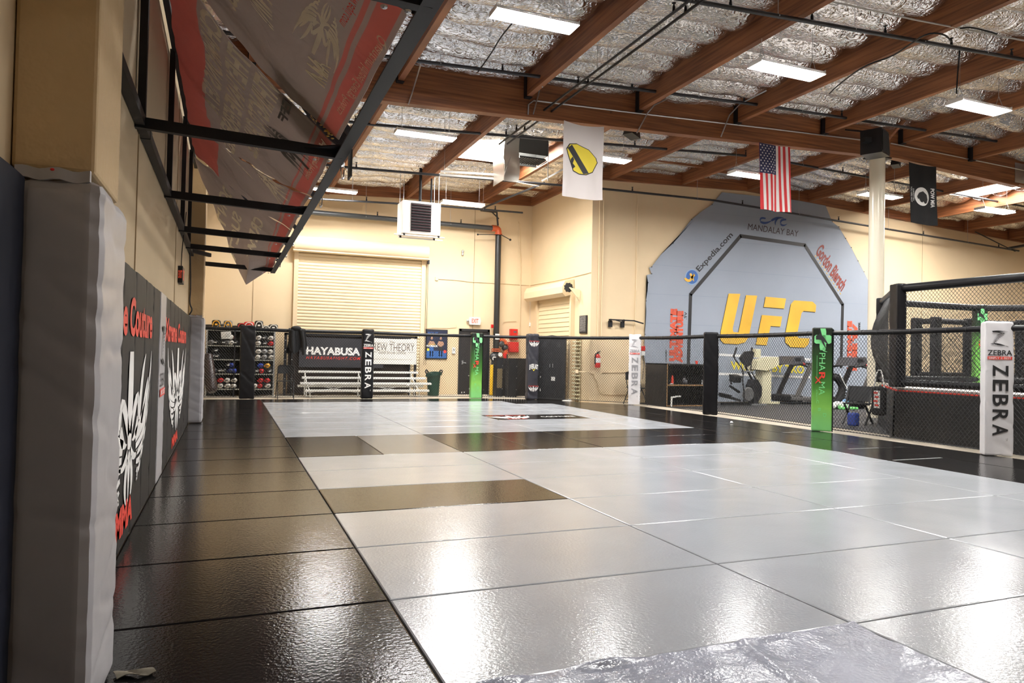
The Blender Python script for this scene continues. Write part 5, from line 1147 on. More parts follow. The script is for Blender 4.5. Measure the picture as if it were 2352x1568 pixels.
t, f = flat_banner(688, 773, 880, 845, 17.2, mat('banner_black', (.022, .022, .028), .6), 'black fight-gear banner with white and red lettering hung behind the bleachers')
b = MB(); text(b, 'HAYABUSA', lambda u, v: f(.08+.635*u, .42+.27*v), .045); strip(b, blade((.745, .75), (.735, .55), (.77, .42), .02), f); strip(b, blade((.77, .75), (.76, .55), (.80, .42), .02), f); b.build('white_lettering', M['whitep'], t)
b = MB(); text(b, 'HAYABUSAFIGHT.COM', lambda u, v: f(.08+.64*u, .27+.10*v), .01, .3, 1.3); b.build('red_lettering', M['redp'], t)
t, f = flat_banner(846, 775, 956, 837, 17.19, mat('banner_white', (.80, .78, .72), .6), 'white coffee banner with thin brown lettering right of the striped-logo black post')
b = MB(); text(b, 'The', lambda u, v: f(.43+.11*u, .82+.10*v)); text(b, 'BREW THEORY', lambda u, v: f(.03+.92*u, .52+.28*v), -.01); text(b, 'cold brew coffee', lambda u, v: f(.22+.56*u, .40+.13*v), -.01, .3); text(b, 'www.thebrewtheory.com', lambda u, v: f(.1+.8*u, .15+.08*v), -.02)
for v in (.82, .46):
    for u in ((.05, .38), (.58, .95)) if v > .8 else ((.03, .18), (.82, .97)): b.add([f(u[0], v), f(u[1], v), f(u[1], v+.01), f(u[0], v+.01)], [(0, 1, 2, 3)])
b.build('brown_lettering', mat('thin_brown', (.05, .025, .015), .6), t)
# bleachers
t = thing('bleachers', 'white aluminium bleachers with plank seats in front of the back wall banners', 'bench', (at(835, 890, 16.5).x, 16.5, FL)); ox = t.location.x
PL_ = [(685, 960, 853, 17.0, .12), (693, 978, 867, 16.75, .12), (689, 990, 880, 16.4, .13), (683, 972, 886, 16.5, .12), (700, 985, 897, 16.1, .13)]
for k, (x0, x1, y, Y, wd) in enumerate(PL_):
    a = at(x0, y, Y); c = at(x1, y, Y); z = (a.z+at(835, y+3, Y).z)/2; b = MB(); b.rbox(((a.x+c.x)/2-ox, Y-16.5, a.z-FL), (c.x-a.x, wd, .06), .012); b.build('seat_plank' if k in (0, 2) else 'foot_plank', mat('bleacher_white', (.80, .80, .78), .35), t)
xs = [at(px, 880, 16.6).x-ox for px in (703, 828, 950)]
for x in xs:
    b = MB(); b.tube([(x, .5, .0), (x, .5, .70)], .017, 8); b.tube([(x+.06, -.35, 0), (x+.06, -.35, .2)], .017, 8); b.tube([(x, .5, .03), (x+.06, -.35, .03)], .014, 6); b.tube([(x, .5, .66), (x, .25, .52), (x, -.1, .36), (x+.06, -.35, .18)], .014, 6); b.build('support_frame', MATS['bleacher_white'], t)
    b = MB(); b.tube([(x, 0, 0), (x, 0, .36)], .015, 8); b.build('support_leg', MATS['bleacher_white'], t)
for a_, c_ in zip(xs, xs[1:]):
    b = MB(); b.tube([(a_, .1, .10), (c_, .1, .36)], .013, 6); b.tube([(a_, .1, .36), (c_, .1, .10)], .013, 6); b.build('cross_brace', M['steel'], t)
# green bin
a = at(996, 905, 16.9); t = thing('trash_bin', 'dark green bin lined with a loose bag beside the bleachers', 'bin', (a.x, 16.95, FL))
b = MB(); prof = [(.15, 0), (.17, .02), (.185, .35), (.21, .66), (.225, .68)]; b.lathe(prof, n=24); b.build('body', M['bin'], t, smooth=True)
b = MB(); b.grid(lambda u, v: ((.225+.012*sin(40*u)+.012*v)*cos(2*pi*u), (.225+.012*sin(40*u)+.012*v)*sin(2*pi*u), .69-.09*v+.03*sin(9*u)), 48, 4); b.build('bag_rim', M['bin'], t, smooth=True)
for s in (-1, 1): b = MB(); b.tube([(s*.21, -.03, .62), (s*.27, -.03, .74), (s*.22, .0, .78), (s*.16, 0, .69)], .02, 8, smooth_path=2); b.build('bag_knot', M['black'], t, smooth=True)
from mathutils.geometry import tessellate_polygon
# ================================================================== canvas on the far wall
CY = WF-.06
def cz(x, y): q = U(1450+x/2.613, 400+y/2.613, 1, CY); return (q.x, q.z)
def c4(x, y): q = U(1500+x/4.126, 480+y/4.126, 1, CY); return (q.x, q.z)
ol = [cz(*q) for q in [(545, 108), (484, 182), (420, 225), (362, 272), (300, 350), (250, 415), (180, 480), (122, 556), (108, 560), (122, 597), (93, 605), (100, 650), (97, 700), (88, 760), (90, 830), (82, 960), (76, 1090), (92, 1170), (118, 1280), (150, 1376)]]
orr = [cz(*q) for q in [(1430, 1330), (1434, 1100), (1436, 800), (1432, 655), (1396, 585), (1360, 520), (1320, 440), (1285, 385), (1245, 315), (1205, 285), (1165, 185), (1140, 172)]]
pts = ol+[(ol[-1][0], -.02), (orr[0][0], -.02)]+orr
ox, oz = 14.0, -.02
t = thing('octagon_canvas', 'huge blue-grey octagon fight canvas with gold letters laced to the far wall', 'canvas', (ox, CY, oz))
bm = bmesh.new(); bm.faces.new([bm.verts.new((x-ox, 0, z-oz)) for x, z in pts]); bmesh.ops.triangulate(bm, faces=bm.faces[:]); b = MB()
for v in bm.verts: pass
bm.verts.index_update(); n_ = len(bm.verts); vs = [v.co.copy() for v in bm.verts]; fs = [[v.index for v in f.verts] for f in bm.faces]; bm.free()
b.add(vs+[v+Vector((0, .01, 0)) for v in vs], fs+[[i+n_ for i in f][::-1] for f in fs]+[(i, (i+1) % n_, (i+1) % n_+n_, i+n_) for i in range(n_)]); b.build('cloth', M['canvas'], t)
def lay(poly, d=.006): return [Vector((x-ox, -d, z-oz)) for x, z in poly]
def fill(b, polys, d=.006):
    for p in polys:
        v = lay(p, d); b.add(v, [tuple(f) for f in tessellate_polygon([v])])
oct_ = [c4(*q) for q in [(332, 1500), (355, 808), (828, 255), (1438, 342), (1796, 905), (1780, 1500)]]
b = MB()
for p, q in zip(oct_, oct_[1:]):
    d_ = Vector((q[0]-p[0], 0, q[1]-p[1])).normalized(); n2 = Vector((-d_.z, 0, d_.x))*.055; P0 = Vector((p[0]-ox, -.007, p[1]-oz))-d_*.02; P1 = Vector((q[0]-ox, -.007, q[1]-oz))+d_*.02; b.add([P0+n2, P1+n2, P1-n2, P0-n2], [(0, 1, 2, 3)])
b.build('octagon_line', M['blackp'], t)
U1 = [(715, 800), (825, 803), (752, 1135), (760, 1165), (808, 1168), (880, 815), (985, 820), (905, 1210), (870, 1262), (800, 1280), (670, 1272), (635, 1235), (640, 1160)]
F1 = [(1065, 830), (1258, 848), (1240, 943), (1047, 928)]; F2 = [(1030, 1003), (1222, 1018), (1205, 1113), (1112, 1108), (1075, 1290), (973, 1283)]
C1 = [(1335, 865), (1510, 877), (1543, 910), (1538, 975), (1425, 965), (1405, 985), (1360, 1200), (1375, 1222), (1482, 1225), (1470, 1280), (1435, 1312), (1300, 1307), (1252, 1262), (1248, 1200), (1305, 900)]
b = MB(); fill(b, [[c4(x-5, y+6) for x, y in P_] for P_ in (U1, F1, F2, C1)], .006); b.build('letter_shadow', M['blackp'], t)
b = MB(); fill(b, [[c4(*q) for q in P_] for P_ in (U1, F1, F2, C1)], .010); b.build('gold_lettering', M['gold'], t)
def ctext(s, a, b_, c, m, name, bold=0., shear=0.):
    a = c4(*a); b_ = c4(*b_); c = c4(*c); m_ = MB(); text(m_, s, lambda u, v: Vector((a[0]+(b_[0]-a[0])*u+(c[0]-a[0])*v-ox, -.008, a[1]+(b_[1]-a[1])*u+(c[1]-a[1])*v-oz)), bold, shear); m_.build(name, M[m], t)
ctext('Expedia.com', (450, 608), (770, 262), (400, 560), 'blackp', 'travel_brand_lettering', .02)
ctext('MANDALAY BAY', (895, 194), (1372, 262), (902, 136), 'darkbrown', 'resort_lettering')
ctext('Gordon Biersch', (1535, 418), (1780, 785), (1600, 320), 'brownp', 'brewery_lettering', .03)
ctext('. . . . . . . . . . . .', (1530, 440), (1775, 810), (1536, 436), 'gold', 'dotted_underline', .05)
b = MB()
for P_ in [blade((1065, 90), (1000, 70), (1018, 125), 18), blade((1018, 120), (1060, 150), (1130, 105), 22), blade((1120, 110), (1180, 70), (1240, 88), 24), blade((1185, 85), (1145, 115), (1160, 155), 16), blade((1260, 100), (1195, 95), (1210, 145), 20), blade((1208, 140), (1225, 170), (1270, 140), 18)]: strip(b, P_, lambda u, v: Vector((c4(u, v)[0]-ox, -.008, c4(u, v)[1]-oz)))
b.build('wave_logo', mat('wave_blue', (.04, .09, .28), .6), t)
cc = lambda cx, cy, r, n=24: [c4(cx+r*cos(2*pi*k/n), cy+r*1.15*sin(2*pi*k/n)) for k in range(n)]
b = MB(); fill(b, [cc(366, 645, 64)], .006); b.build('globe_ring', mat('globe_pale', (.25, .4, .62), .4), t)
b = MB(); fill(b, [cc(368, 643, 57)], .009); b.build('globe', M['bluep'], t)
b = MB(); strip(b, blade((300, 655), (350, 720), (385, 610), 26), lambda u, v: Vector((c4(u, v)[0]-ox, -.013, c4(u, v)[1]-oz))); strip(b, blade((350, 610), (370, 650), (385, 685), 22), lambda u, v: Vector((c4(u, v)[0]-ox, -.013, c4(u, v)[1]-oz))); strip(b, blade((392, 622), (372, 640), (345, 660), 20), lambda u, v: Vector((c4(u, v)[0]-ox, -.013, c4(u, v)[1]-oz))); b.build('golden_plane', M['gold'], t)
MATS['cor'] = mat('coral_red_print', (.66, .10, .05), .6); M['cor'] = MATS['cor']
ctext('ULTIMATE', (215, 1440), (230, 945), (150, 1440), 'cor', 'red_lettering', .09); ctext('ADVENTURE', (278, 1455), (288, 965), (212, 1455), 'cor', 'red_lettering', .09)
ctext('.TV', (318, 1045), (320, 975), (296, 1045), 'blackp', 'web_ending', .03); ctext('www.myultim', (132, 1450), (134, 1335), (112, 1450), 'blackp', 'web_prefix', .02)
ctext('ULTIMATE', (1880, 1530), (1885, 1060), (1835, 1530), 'cor', 'red_lettering', .09); ctext('FREE TV', (1930, 1530), (1938, 1085), (1882, 1530), 'cor', 'red_lettering', .09); ctext('www.', (1964, 1150), (1964, 1072), (1944, 1150), 'blackp', 'web_prefix', .02)
b = MB()
for y0, y1 in ((1075, 1105), (1190, 1212)):
    p = cz(525, y0); q = cz(1075, y1); b.add([Vector((p[0]-ox, -.007, p[1]-oz)), Vector((q[0]-ox, -.007, q[1]-oz)), Vector((q[0]-ox, -.007, q[1]-oz-.07)), Vector((p[0]-ox, -.007, p[1]-oz-.07))], [(0, 1, 2, 3)])
b.build('white_stripe', M['whitep'], t)
ctext('WINNER BY TKO', (735, 1520), (1430, 1560), (735, 1440), 'yelp', 'yellow_lettering', .03)
b = MB()
for y0, y1, xa_, xb_ in ((715, 780, 100, 1430), (540, 640, 130, 1330), (890, 950, 90, 1430), (390, 450, 330, 1250), (230, 300, 470, 1190)):
    p = cz(xa_, y0); q = cz(xb_, y1); b.add([Vector((p[0]-ox, -.004, p[1]-oz)), Vector((q[0]-ox, -.004, q[1]-oz)), Vector((q[0]-ox, -.004, q[1]-oz-.012)), Vector((p[0]-ox, -.004, p[1]-oz-.012))], [(0, 1, 2, 3)])
b.build('seam_line', mat('seam_grey', (.27, .32, .39), .8), t)
for k, (x, z) in enumerate(ol[1:17:2]+orr[3:]):
    b = MB(); b.ball((x-ox, -.01, z-oz), (.03, .02, .03), n=6, k=4); b.build('lacing_eyelet', M['blackm'], t)
# ------------------------------------------------------------------ things on the far wall
p = at(1396, 733, WF-.05); q = at(1470, 752, WF-.05)
t = thing('pull_up_bar', 'black wall-mounted bar on two square brackets left of the canvas', 'bar', (p.x, WF-.02, q.z)); W = q.x-p.x; Hh = p.z-q.z
for s in (.03, .40):
    b = MB(); b.rbox((W*s+.05, -.03, Hh*.35), (.11, .06, .17), .006); b.build('bracket', M['blackm'], t)
b = MB(); b.bar((.0, -.1, Hh*.95), (W*.75, -.12, Hh*.92), .035); b.bar((W*.75, -.12, Hh*.92), (W, -.2, Hh*.55), .035); b.bar((W*.2, -.1, Hh*.9), (W*.38, -.2, Hh*.6), .025); b.bar((W*.05, -.04, Hh*.7), (W*.05, -.12, Hh*.95), .05); b.bar((W*.45, -.04, Hh*.7), (W*.45, -.12, Hh*.95), .05); b.build('bar_arm', M['blackm'], t)
p = at(1368, 848, WF-.12); t = thing('fire_extinguisher', 'red fire extinguisher with a white label mounted near the wall corner', 'extinguisher', (p.x+.06, WF-.12, p.z+.04))
b = MB(); b.lathe([(.02, 0), (.07, .015), (.075, .05), (.075, .30), (.05, .36), (.02, .38)], n=18); b.build('cylinder', M['red'], t, smooth=True)
b = MB(); b.lathe([(.0765, .14), (.0765, .27)], n=18); b.build('label_wrap', M['white'], t, smooth=True)
b = MB(); b.lathe([(.022, .37), (.022, .42)], n=10); b.bar((-.02, 0, .42), (.07, -.01, .45), .02); b.bar((-.02, 0, .42), (.06, -.01, .40), .015); b.build('valve', M['blackm'], t)
b = MB(); b.tube([(-.02, 0, .40), (-.09, -.02, .38), (-.095, -.02, .2), (-.09, -.02, .1)], .014, 8, smooth_path=1); b.build('hose', M['black'], t, smooth=True)
p = at(1477, 800, WF-.1); t = thing('alarm_pull_box', 'red and white alarm pull station behind the narrow white fence post', 'alarm', p)
b = MB(); b.rbox((0, 0, .0), (.11, .07, .13), .01); b.build('red_case', M['red'], t)
b = MB(); b.rbox((0, 0, -.14), (.11, .06, .12), .01); b.build('white_case', M['white'], t)
b = MB(); b.tube([(.0, 0, -.2), (.03, 0, -.5), (0, 0, -.85)], .008, 5); b.build('cord', M['black'], t)
p = at(2002, 783, WF-.1); t = thing('alarm_pull_box', 'small red wall box right of the canvas beside the cage', 'alarm', p)
b = MB(); b.rbox((0, 0, 0), (.12, .08, .18), .01); b.build('red_case', M['red'], t)
b = MB(); b.tube([(0, 0, -.09), (0, .02, -.9)], .014, 6); b.tube([(0, 0, .09), (0, .02, .7)], .014, 6); b.build('conduit', M['wall'], t)
# ------------------------------------------------------------------ cubby shelf
CB = 12.0; a = at(1533, 835, CB); c = at(1640, 930, CB); GZ = -.028
t = thing('cubby_shelf', 'low black two-tier cubby shelf with raw wooden edges behind the fence', 'shelf', ((a.x+c.x)/2, CB, GZ)); W = c.x-a.x; Hh = a.z-GZ
b = MB(); D = 1.0
b.box((-W/2, D/2, Hh/2), (.03, D, Hh)); b.box((W/2, D/2, Hh/2), (.03, D, Hh)); b.box((0, D/2, Hh-.015), (W+.03, D, .03)); b.box((0, D-.01, Hh/2), (W, .02, Hh)); b.build('carcass', M['black'], t)
b = MB(); b.box((0, D/2, Hh*.50), (W-.03, D-.02, .03)); s = b.build('shelf_board', M['black'], t)
b = MB(); b.box((0, -.004, Hh*.50), (W-.03, .012, .034)); b.box((-W/2, -.004, Hh*.5), (.022, .012, Hh)); b.box((0, -.004, .02), (W-.03, .012, .03)); b.build('raw_edge', mat('raw_ply', (.30, .17, .07), .7), t)
z0 = t.location.z+Hh*.5+.016
p = at(1544, 876, CB+.15); t2 = thing('water_bottle', 'red water bottle on the cubby shelf', 'bottle', (p.x, CB+.15, z0))
b = MB(); b.lathe([(.034, 0), (.036, .02), (.036, .10), (.028, .13), (.034, .17), (.02, .2)], n=14); b.build('body', mat('bottle_red', (.75, .06, .03), .3), t2, smooth=True)
b = MB(); b.lathe([(.018, .2), (.014, .235)], n=10); b.build('cap', M['redp'], t2)
p = at(1540, 877, CB+.12); b = MB(); b.ball((p.x, CB+.08, z0+.015), (.13, .08, .03)); tag(b.build('cloth_strip', M['whitep'], smooth=True), 'white wrap lying at the foot of the red bottle', 'cloth')
p = at(1571, 868, CB+.25); b = MB(); b.ball((p.x, CB+.25, z0+.10), (.13, .1, .2)); b.ball((p.x+.03, CB+.22, z0+.06), (.1, .1, .12)); tag(b.build('dark_pouch', M['screen'], smooth=True), 'dark grey pouch on the cubby shelf right of the red bottle', 'pouch')
p = at(1619, 870, CB+.1); b = MB(); b.rbox((p.x-.05, CB+.12, z0+.06), (.012, .1, .12), .003); tag(b.build('white_card', M['whitep']), 'white card standing at the right end of the cubby shelf', 'card')
p = at(1549, 903, CB-.12); t2 = thing('white_bench_bar', 'white bar and post leaning at the lower front of the cubby shelf', 'bar', (p.x, CB-.12, GZ))
b = MB(); b.bar((-.10, 0, .25), (.04, 0, .26), .035); b.bar((.04, 0, .27), (.19, 0, .275), .035); b.build('crossbar', M['white'], t2)
b = MB(); b.bar((-.08, 0, .24), (-.09, 0, .01), .03); b.build('post', M['white'], t2)
p = at(1600, 829, CB+.4); b = MB(); b.lathe([(.03, 0), (.035, .08), (.0, .09)], (p.x, CB+.4, t.location.z+Hh+.001), 10); tag(b.build('paper_cup', M['redp'], smooth=True), 'small red and white cup on top of the cubby shelf', 'cup')
# ------------------------------------------------------------------ elliptical trainer
EY = 12.2; p = at(1715, 930, EY); t = thing('elliptical_trainer', 'black elliptical trainer with a round grey flywheel cover and upright handles', 'machine', (p.x, EY, GZ))
def ez(x, y, d=0): q = U(1620+x/5.345, 740+y/5.345, 1, EY+d); return q-Vector(t.location)
k_ = Vector(t.location)
b = MB(); c = ez(490, 880); b.lathe([(.0, -.03), (.17, -.03), (.20, 0), (.17, .03), (0, .03)], c+Vector((0, -.12, 0)), 24, ax='Y', sx=1.0); b.build('flywheel_cover', mat('wheel_grey', (.12, .12, .12), .35), t, smooth=True)
b = MB(); b.prism([(x, y) for x, y in [(ez(x_, y_).x, ez(x_, y_).z) for x_, y_ in [(600, 1000), (655, 900), (660, 790), (610, 700), (560, 700), (530, 780), (560, 900), (560, 1000)]]], lambda u, v, d: (u, -.12+d, v), .24); b.build('drive_housing', M['black'], t)
b = MB(); b.tube([ez(600, 760), ez(540, 640), ez(500, 560), ez(492, 500)], .03, 10, smooth_path=1); b.build('mast', M['blackm'], t, smooth=True)
b = MB(); b.prism([(ez(x_, y_).x, ez(x_, y_).z) for x_, y_ in [(405, 440), (470, 360), (555, 350), (580, 375), (540, 520), (500, 545), (440, 500)]], lambda u, v, d: (u, -.08+d, v), .07); b.build('console', M['black'], t)
for s, pts_ in enumerate([[(385, 310), (345, 430), (400, 500), (470, 590), (455, 720), (480, 860), (470, 990)], [(575, 310), (540, 480), (570, 520), (550, 590), (640, 720), (655, 880), (600, 1000)]]):
    b = MB(); b.tube([ez(x_, y_, -.25+.4*s) for x_, y_ in pts_], .017, 8, smooth_path=2); h = b.build('swing_handle', M['blackm'], t, smooth=True)
    b = MB(); b.tube([ez(x_, y_, -.25+.4*s) for x_, y_ in pts_[:2]], .028, 10); b.build('foam_grip', M['rubber'], h, smooth=True)
b = MB(); b.tube([ez(445, 600, -.1), ez(580, 605, -.1)], .022, 8); b.build('handle_pivot', mat('pivot_grey', (.2, .2, .2), .4), t)
for s in (0, 1):
    b = MB(); b.bar(ez(180, 880+20*s, -.2+.35*s), ez(430, 960, -.2+.35*s), .06, .05); b.bar(ez(180, 870+20*s, -.2+.35*s), ez(310, 900+20*s, -.2+.35*s), .14, .03); b.build('pedal_arm', M['black'], t)
b = MB(); b.rbox(ez(370, 690, .2), (.26, .25, .2), .04, rx=.2); b.bar(ez(300, 640, .2), ez(320, 760, .2), .03); b.bar(ez(300, 780, .2), ez(420, 860, .2), .06, .05); b.build('rear_roller', M['blackm'], t)
b = MB(); b.bar((ez(520, 1015).x, -.15, .03), (ez(700, 1015).x, -.15, .03), .05, .045); b.build('front_stabiliser', M['steel'], t)
b = MB(); b.bar((ez(200, 1000).x, 0, .05), (ez(640, 1000).x, 0, .05), .1, .06); b.build('base_beam', M['blackm'], t)
# ------------------------------------------------------------------ cream climbing machine
MY = 12.6; p = at(1755, 925, MY); t = thing('stair_machine', 'tall cream-coloured exercise machine column with a boxy head', 'machine', (p.x, MY, GZ)); lz = lambda x, y: U(1620+x/5.345, 740+y/5.345, 1, MY)-Vector(t.location)
b = MB(); w0 = lz(650, 900).x; w1 = lz(768, 900).x; h0 = lz(700, 590).z; b.rbox(((w0+w1)/2, 0, h0/2), (w1-w0, .3, h0), .03); b.build('column', M['cream'], t)
b = MB(); b.prism([(lz(*q).x, lz(*q).z) for q in [(570, 470), (825, 425), (830, 520), (760, 560), (680, 590), (545, 575)]], lambda u, v, d: (u, -.25+d, v), .5); b.build('head_casing', M['cream'], t)
b = MB(); q0 = lz(590, 325); q1 = lz(655, 430); b.rbox(((q0.x+q1.x)/2, 0, (q0.z+q1.z)/2), (q1.x-q0.x, .2, q0.z-q1.z), .02); b.build('console_block', M['cream'], t)
b = MB(); b.bar((lz(690, 990).x, -.1, .04), (lz(870, 990).x, -.1, .04), .08, .06); b.build('foot_bar', M['cream'], t)
b = MB(); b.tube([lz(560, 580), lz(700, 585), lz(760, 555), lz(840, 530)], .02, 8, smooth_path=1); b.build('hand_rail', M['blackm'], t)
# ------------------------------------------------------------------ treadmills
def treadmill(TY, x0, x1, xm, px_top, label, consolepx):
    p = at((x0+x1)/2, 925, TY); t = thing('treadmill', label, 'treadmill', (p.x, TY, GZ), 0, 'treadmills'); L = at(x1, 900, TY).x-at(x0, 900, TY).x; h = L/2
    for s in (-1, 1):
        b = MB(); b.rbox((0, s*.36, .13), (L, .12, .10), .02, ry=.03); b.build('side_rail', mat('tread_grey', (.13, .125, .12), .45), t)
        b = MB(); xb_ = -h+.15; b.bar((xb_+.02, s*.38, .1), (xb_+.62, s*.38, 1.18), .13, .06, (0, 1, 0)); b.build('upright', M['black'] if s > 0 else MATS['tread_grey'], t)
        b = MB(); b.tube([(xb_-.1, s*.36, 1.12), (xb_+.5, s*.36, 1.2), (xb_+1.1, s*.36, 1.12), (xb_+1.25, s*.36, 1.06)], .032, 8, smooth_path=1); b.build('hand_rail', M['rubber'], t, smooth=True)
        b = MB(); b.lathe([(.034, -.05), (.034, .05)], (xb_+.35, s*.36, 1.175), 8, ax='X'); b.build('sensor_grip', M['red'], t)
    b = MB(); b.rbox((0, 0, .12), (L-.1, .58, .05), .02, ry=.03); b.build('running_belt', M['rubber'], t)
    b = MB(); b.rbox((-h+.22, 0, .16), (.5, .8, .2), .05, seg=3); b.build('motor_hood', M['black'], t)
    b = MB(); b.prism([(-.02, 1.15), (.5, 1.18), (.42, 1.40), (.1, 1.38)], lambda u, v, d: (-h+.1+u, -.33+d, v), .66); b.build('console', M['screen'], t)
    b = MB(); b.box((-h+.3, -.34, 1.3), (.2, .01, .08)); b.build('display', M['black'], t)
    return t
treadmill(12.75, 1795, 1925, 0, 0, 'grey treadmill beside the cream machine, left of the green fence post', None)
treadmill(11.3, 1935, 2062, 0, 0, 'black treadmill between the green fence post and the cage', None)
# tyre
p = at(1918, 905, 11.2); t = thing('tractor_tyre', 'large black tyre leaning behind the green fence post', 'tyre', (p.x, 11.3, GZ+.01))
b = MB(); R_ = .36; b.tube([(R_*cos(2*pi*k/28), .0, .46+R_*sin(2*pi*k/28)) for k in range(28)], .095, 10, closed=True); b.build('carcass', M['rubber'], t, smooth=True)
b = MB()
for k in range(36):
    a_ = 2*pi*k/36; b.box(((R_+.09)*cos(a_), 0, .46+(R_+.09)*sin(a_)), (.025, .15, .04), ry=-a_)
b.build('tread_lug', M['rubber'], t)
p = at(1925, 915, 10.7); t = thing('towel_heap', 'heap of white and blue towels on the gym floor beside the tyre', 'towel', (p.x, 10.7, GZ))
b = MB()
for q in range(7): b.ball((-.2+.075*q, .04*sin(q*2), .07+.03*(q % 3)), (.2, .22, .16), n=12, k=7)
b.build('white_cloth', M['whitep'], t, smooth=True); b = MB(); b.ball((.22, -.05, .22), (.2, .14, .1)); b.build('blue_cloth', mat('pale_blue', (.25, .45, .8), .7), t, smooth=True)
a = at(1931, 931, 10.5); c = at(1965, 931, 10.5); b = MB(); b.rbox(((a.x+c.x)/2, 10.5, GZ+.035), (c.x-a.x, .2, .06), .015); tag(b.build('step_platform', M['green']), 'bright green low step block on the gym floor beside the towels', 'step')
a = at(1928, 858, 11.0); c = at(1962, 921, 10.7); b = MB(); b.tube([a, c], .014, 8); tag(b.build('white_pole', M['white'], smooth=True), 'slanting white pole leaning near the second treadmill', 'pole')
for k, (x0, x1, yy, YY) in enumerate([(1960, 2000, 905, 11.0), (1962, 2003, 912, 10.9), (1965, 2005, 922, 10.6)]):
    a = at(x0, yy, YY); c = at(x1, yy, YY); t = thing('weight_rack_shelf' if False else 'aerobic_step', ['topmost', 'middle', 'lowest'][k]+' dark grey plastic step of the stack beside the green block', 'step', ((a.x+c.x)/2, 10.8, GZ+.13*(2-k)), 0, 'stacked aerobic steps')
    b = MB(); b.rbox((0, 0, .10), (.55, .36, .04), .012); b.build('deck', MATS['tread_grey'], t)
    for s in (-1, 1): b = MB(); b.box((s*.22, 0, .045), (.08, .34, .088)); b.build('foot', M['black'], t)
# heavy bag shaped cover beside the cage
p = at(2030, 880, 8.3); t = thing('hanging_sheet', 'pale plastic sheeting bunched beside the cage', 'sheet', (p.x+.15, 8.6, GZ))
b = MB(); b.sheet(lambda u, v: (-.25+.5*u*(1-.3*v)-.12*v, .05*sin(14*u), .15+1.05*(1-v)), 16, 8, .01); b.build('cloth', mat('pale_sheet', (.55, .50, .40), .5), t, smooth=True)
# folding camp chair
p = gzp = U(1968, 978, 2, GZ); t = thing('camp_chair', 'black folding camp chair with crossed legs in front of the cage corner', 'chair', (p.x+.42, p.y+.35, GZ), .4)
for s in (-1, 1):
    b = MB(); b.bar((-.25, s*.22, 0), (.22, s*.22, .42), .03); b.build('leg', M['blackm'], t); b = MB(); b.bar((.25, s*.2, 0), (-.22, s*.2, .42), .03); b.build('leg', M['blackm'], t)
b = MB(); b.bar((-.05, .22, .4), (.22, .26, .76), .03); b.bar((-.05, -.22, .4), (.22, -.2, .76), .03); b.build('back_frame', M['blackm'], t)
b = MB(); b.sheet(lambda u, v: (-.24+.46*u, -.24+.48*v, .42-.06*sin(pi*u)*sin(pi*v)), 8, 8, .01); b.build('seat', M['cloth'], t, smooth=True)
b = MB(); b.sheet(lambda u, v: (.02+.20*u, -.22+.46*v, .46+.30*u), 6, 6, .01); b.build('backrest', M['cloth'], t)
p = U(1965, 965, 2, .1); b = MB(); b.rbox((0, 0, .15), (.14, .2, .26), .04, seg=3); o = b.build('water_jug', M['blue'], None, recentre=False); o.location = (p.x-.06, p.y+.0, GZ); tag(o, 'blue jug standing at the foot of the camp chair', 'jug')
b = MB(); b.tube([(-.05, 0, .27), (-.05, 0, .33), (.05, 0, .33), (.05, 0, .27)], .012, 6); b.build('handle', M['steel'], o)
p = U(2028, 905, 0, 9.75); t = thing('gym_bag', 'black bag with red and white print hanging at the cage corner', 'bag', (9.66, p.y, .35))
b = MB(); b.rbox((0, 0, .22), (.14, .24, .5), .05, seg=3); b.build('body', M['cloth'], t, smooth=True)
b = MB(); b.rbox((-.075, -.02, .25), (.01, .12, .3), .004); b.build('white_panel', M['whitep'], t)
b = MB()
for q in range(4): b.box((-.083, -.02+.02*(q % 2), .15+.07*q), (.006, .08, .03))
b.build('red_print', M['redp'], t)
b = MB(); b.tube([(0, -.1, .45), (0, -.05, .75), (0, .05, .75), (0, .1, .45)], .012, 6, smooth_path=1); b.build('strap', M['whitep'], t)
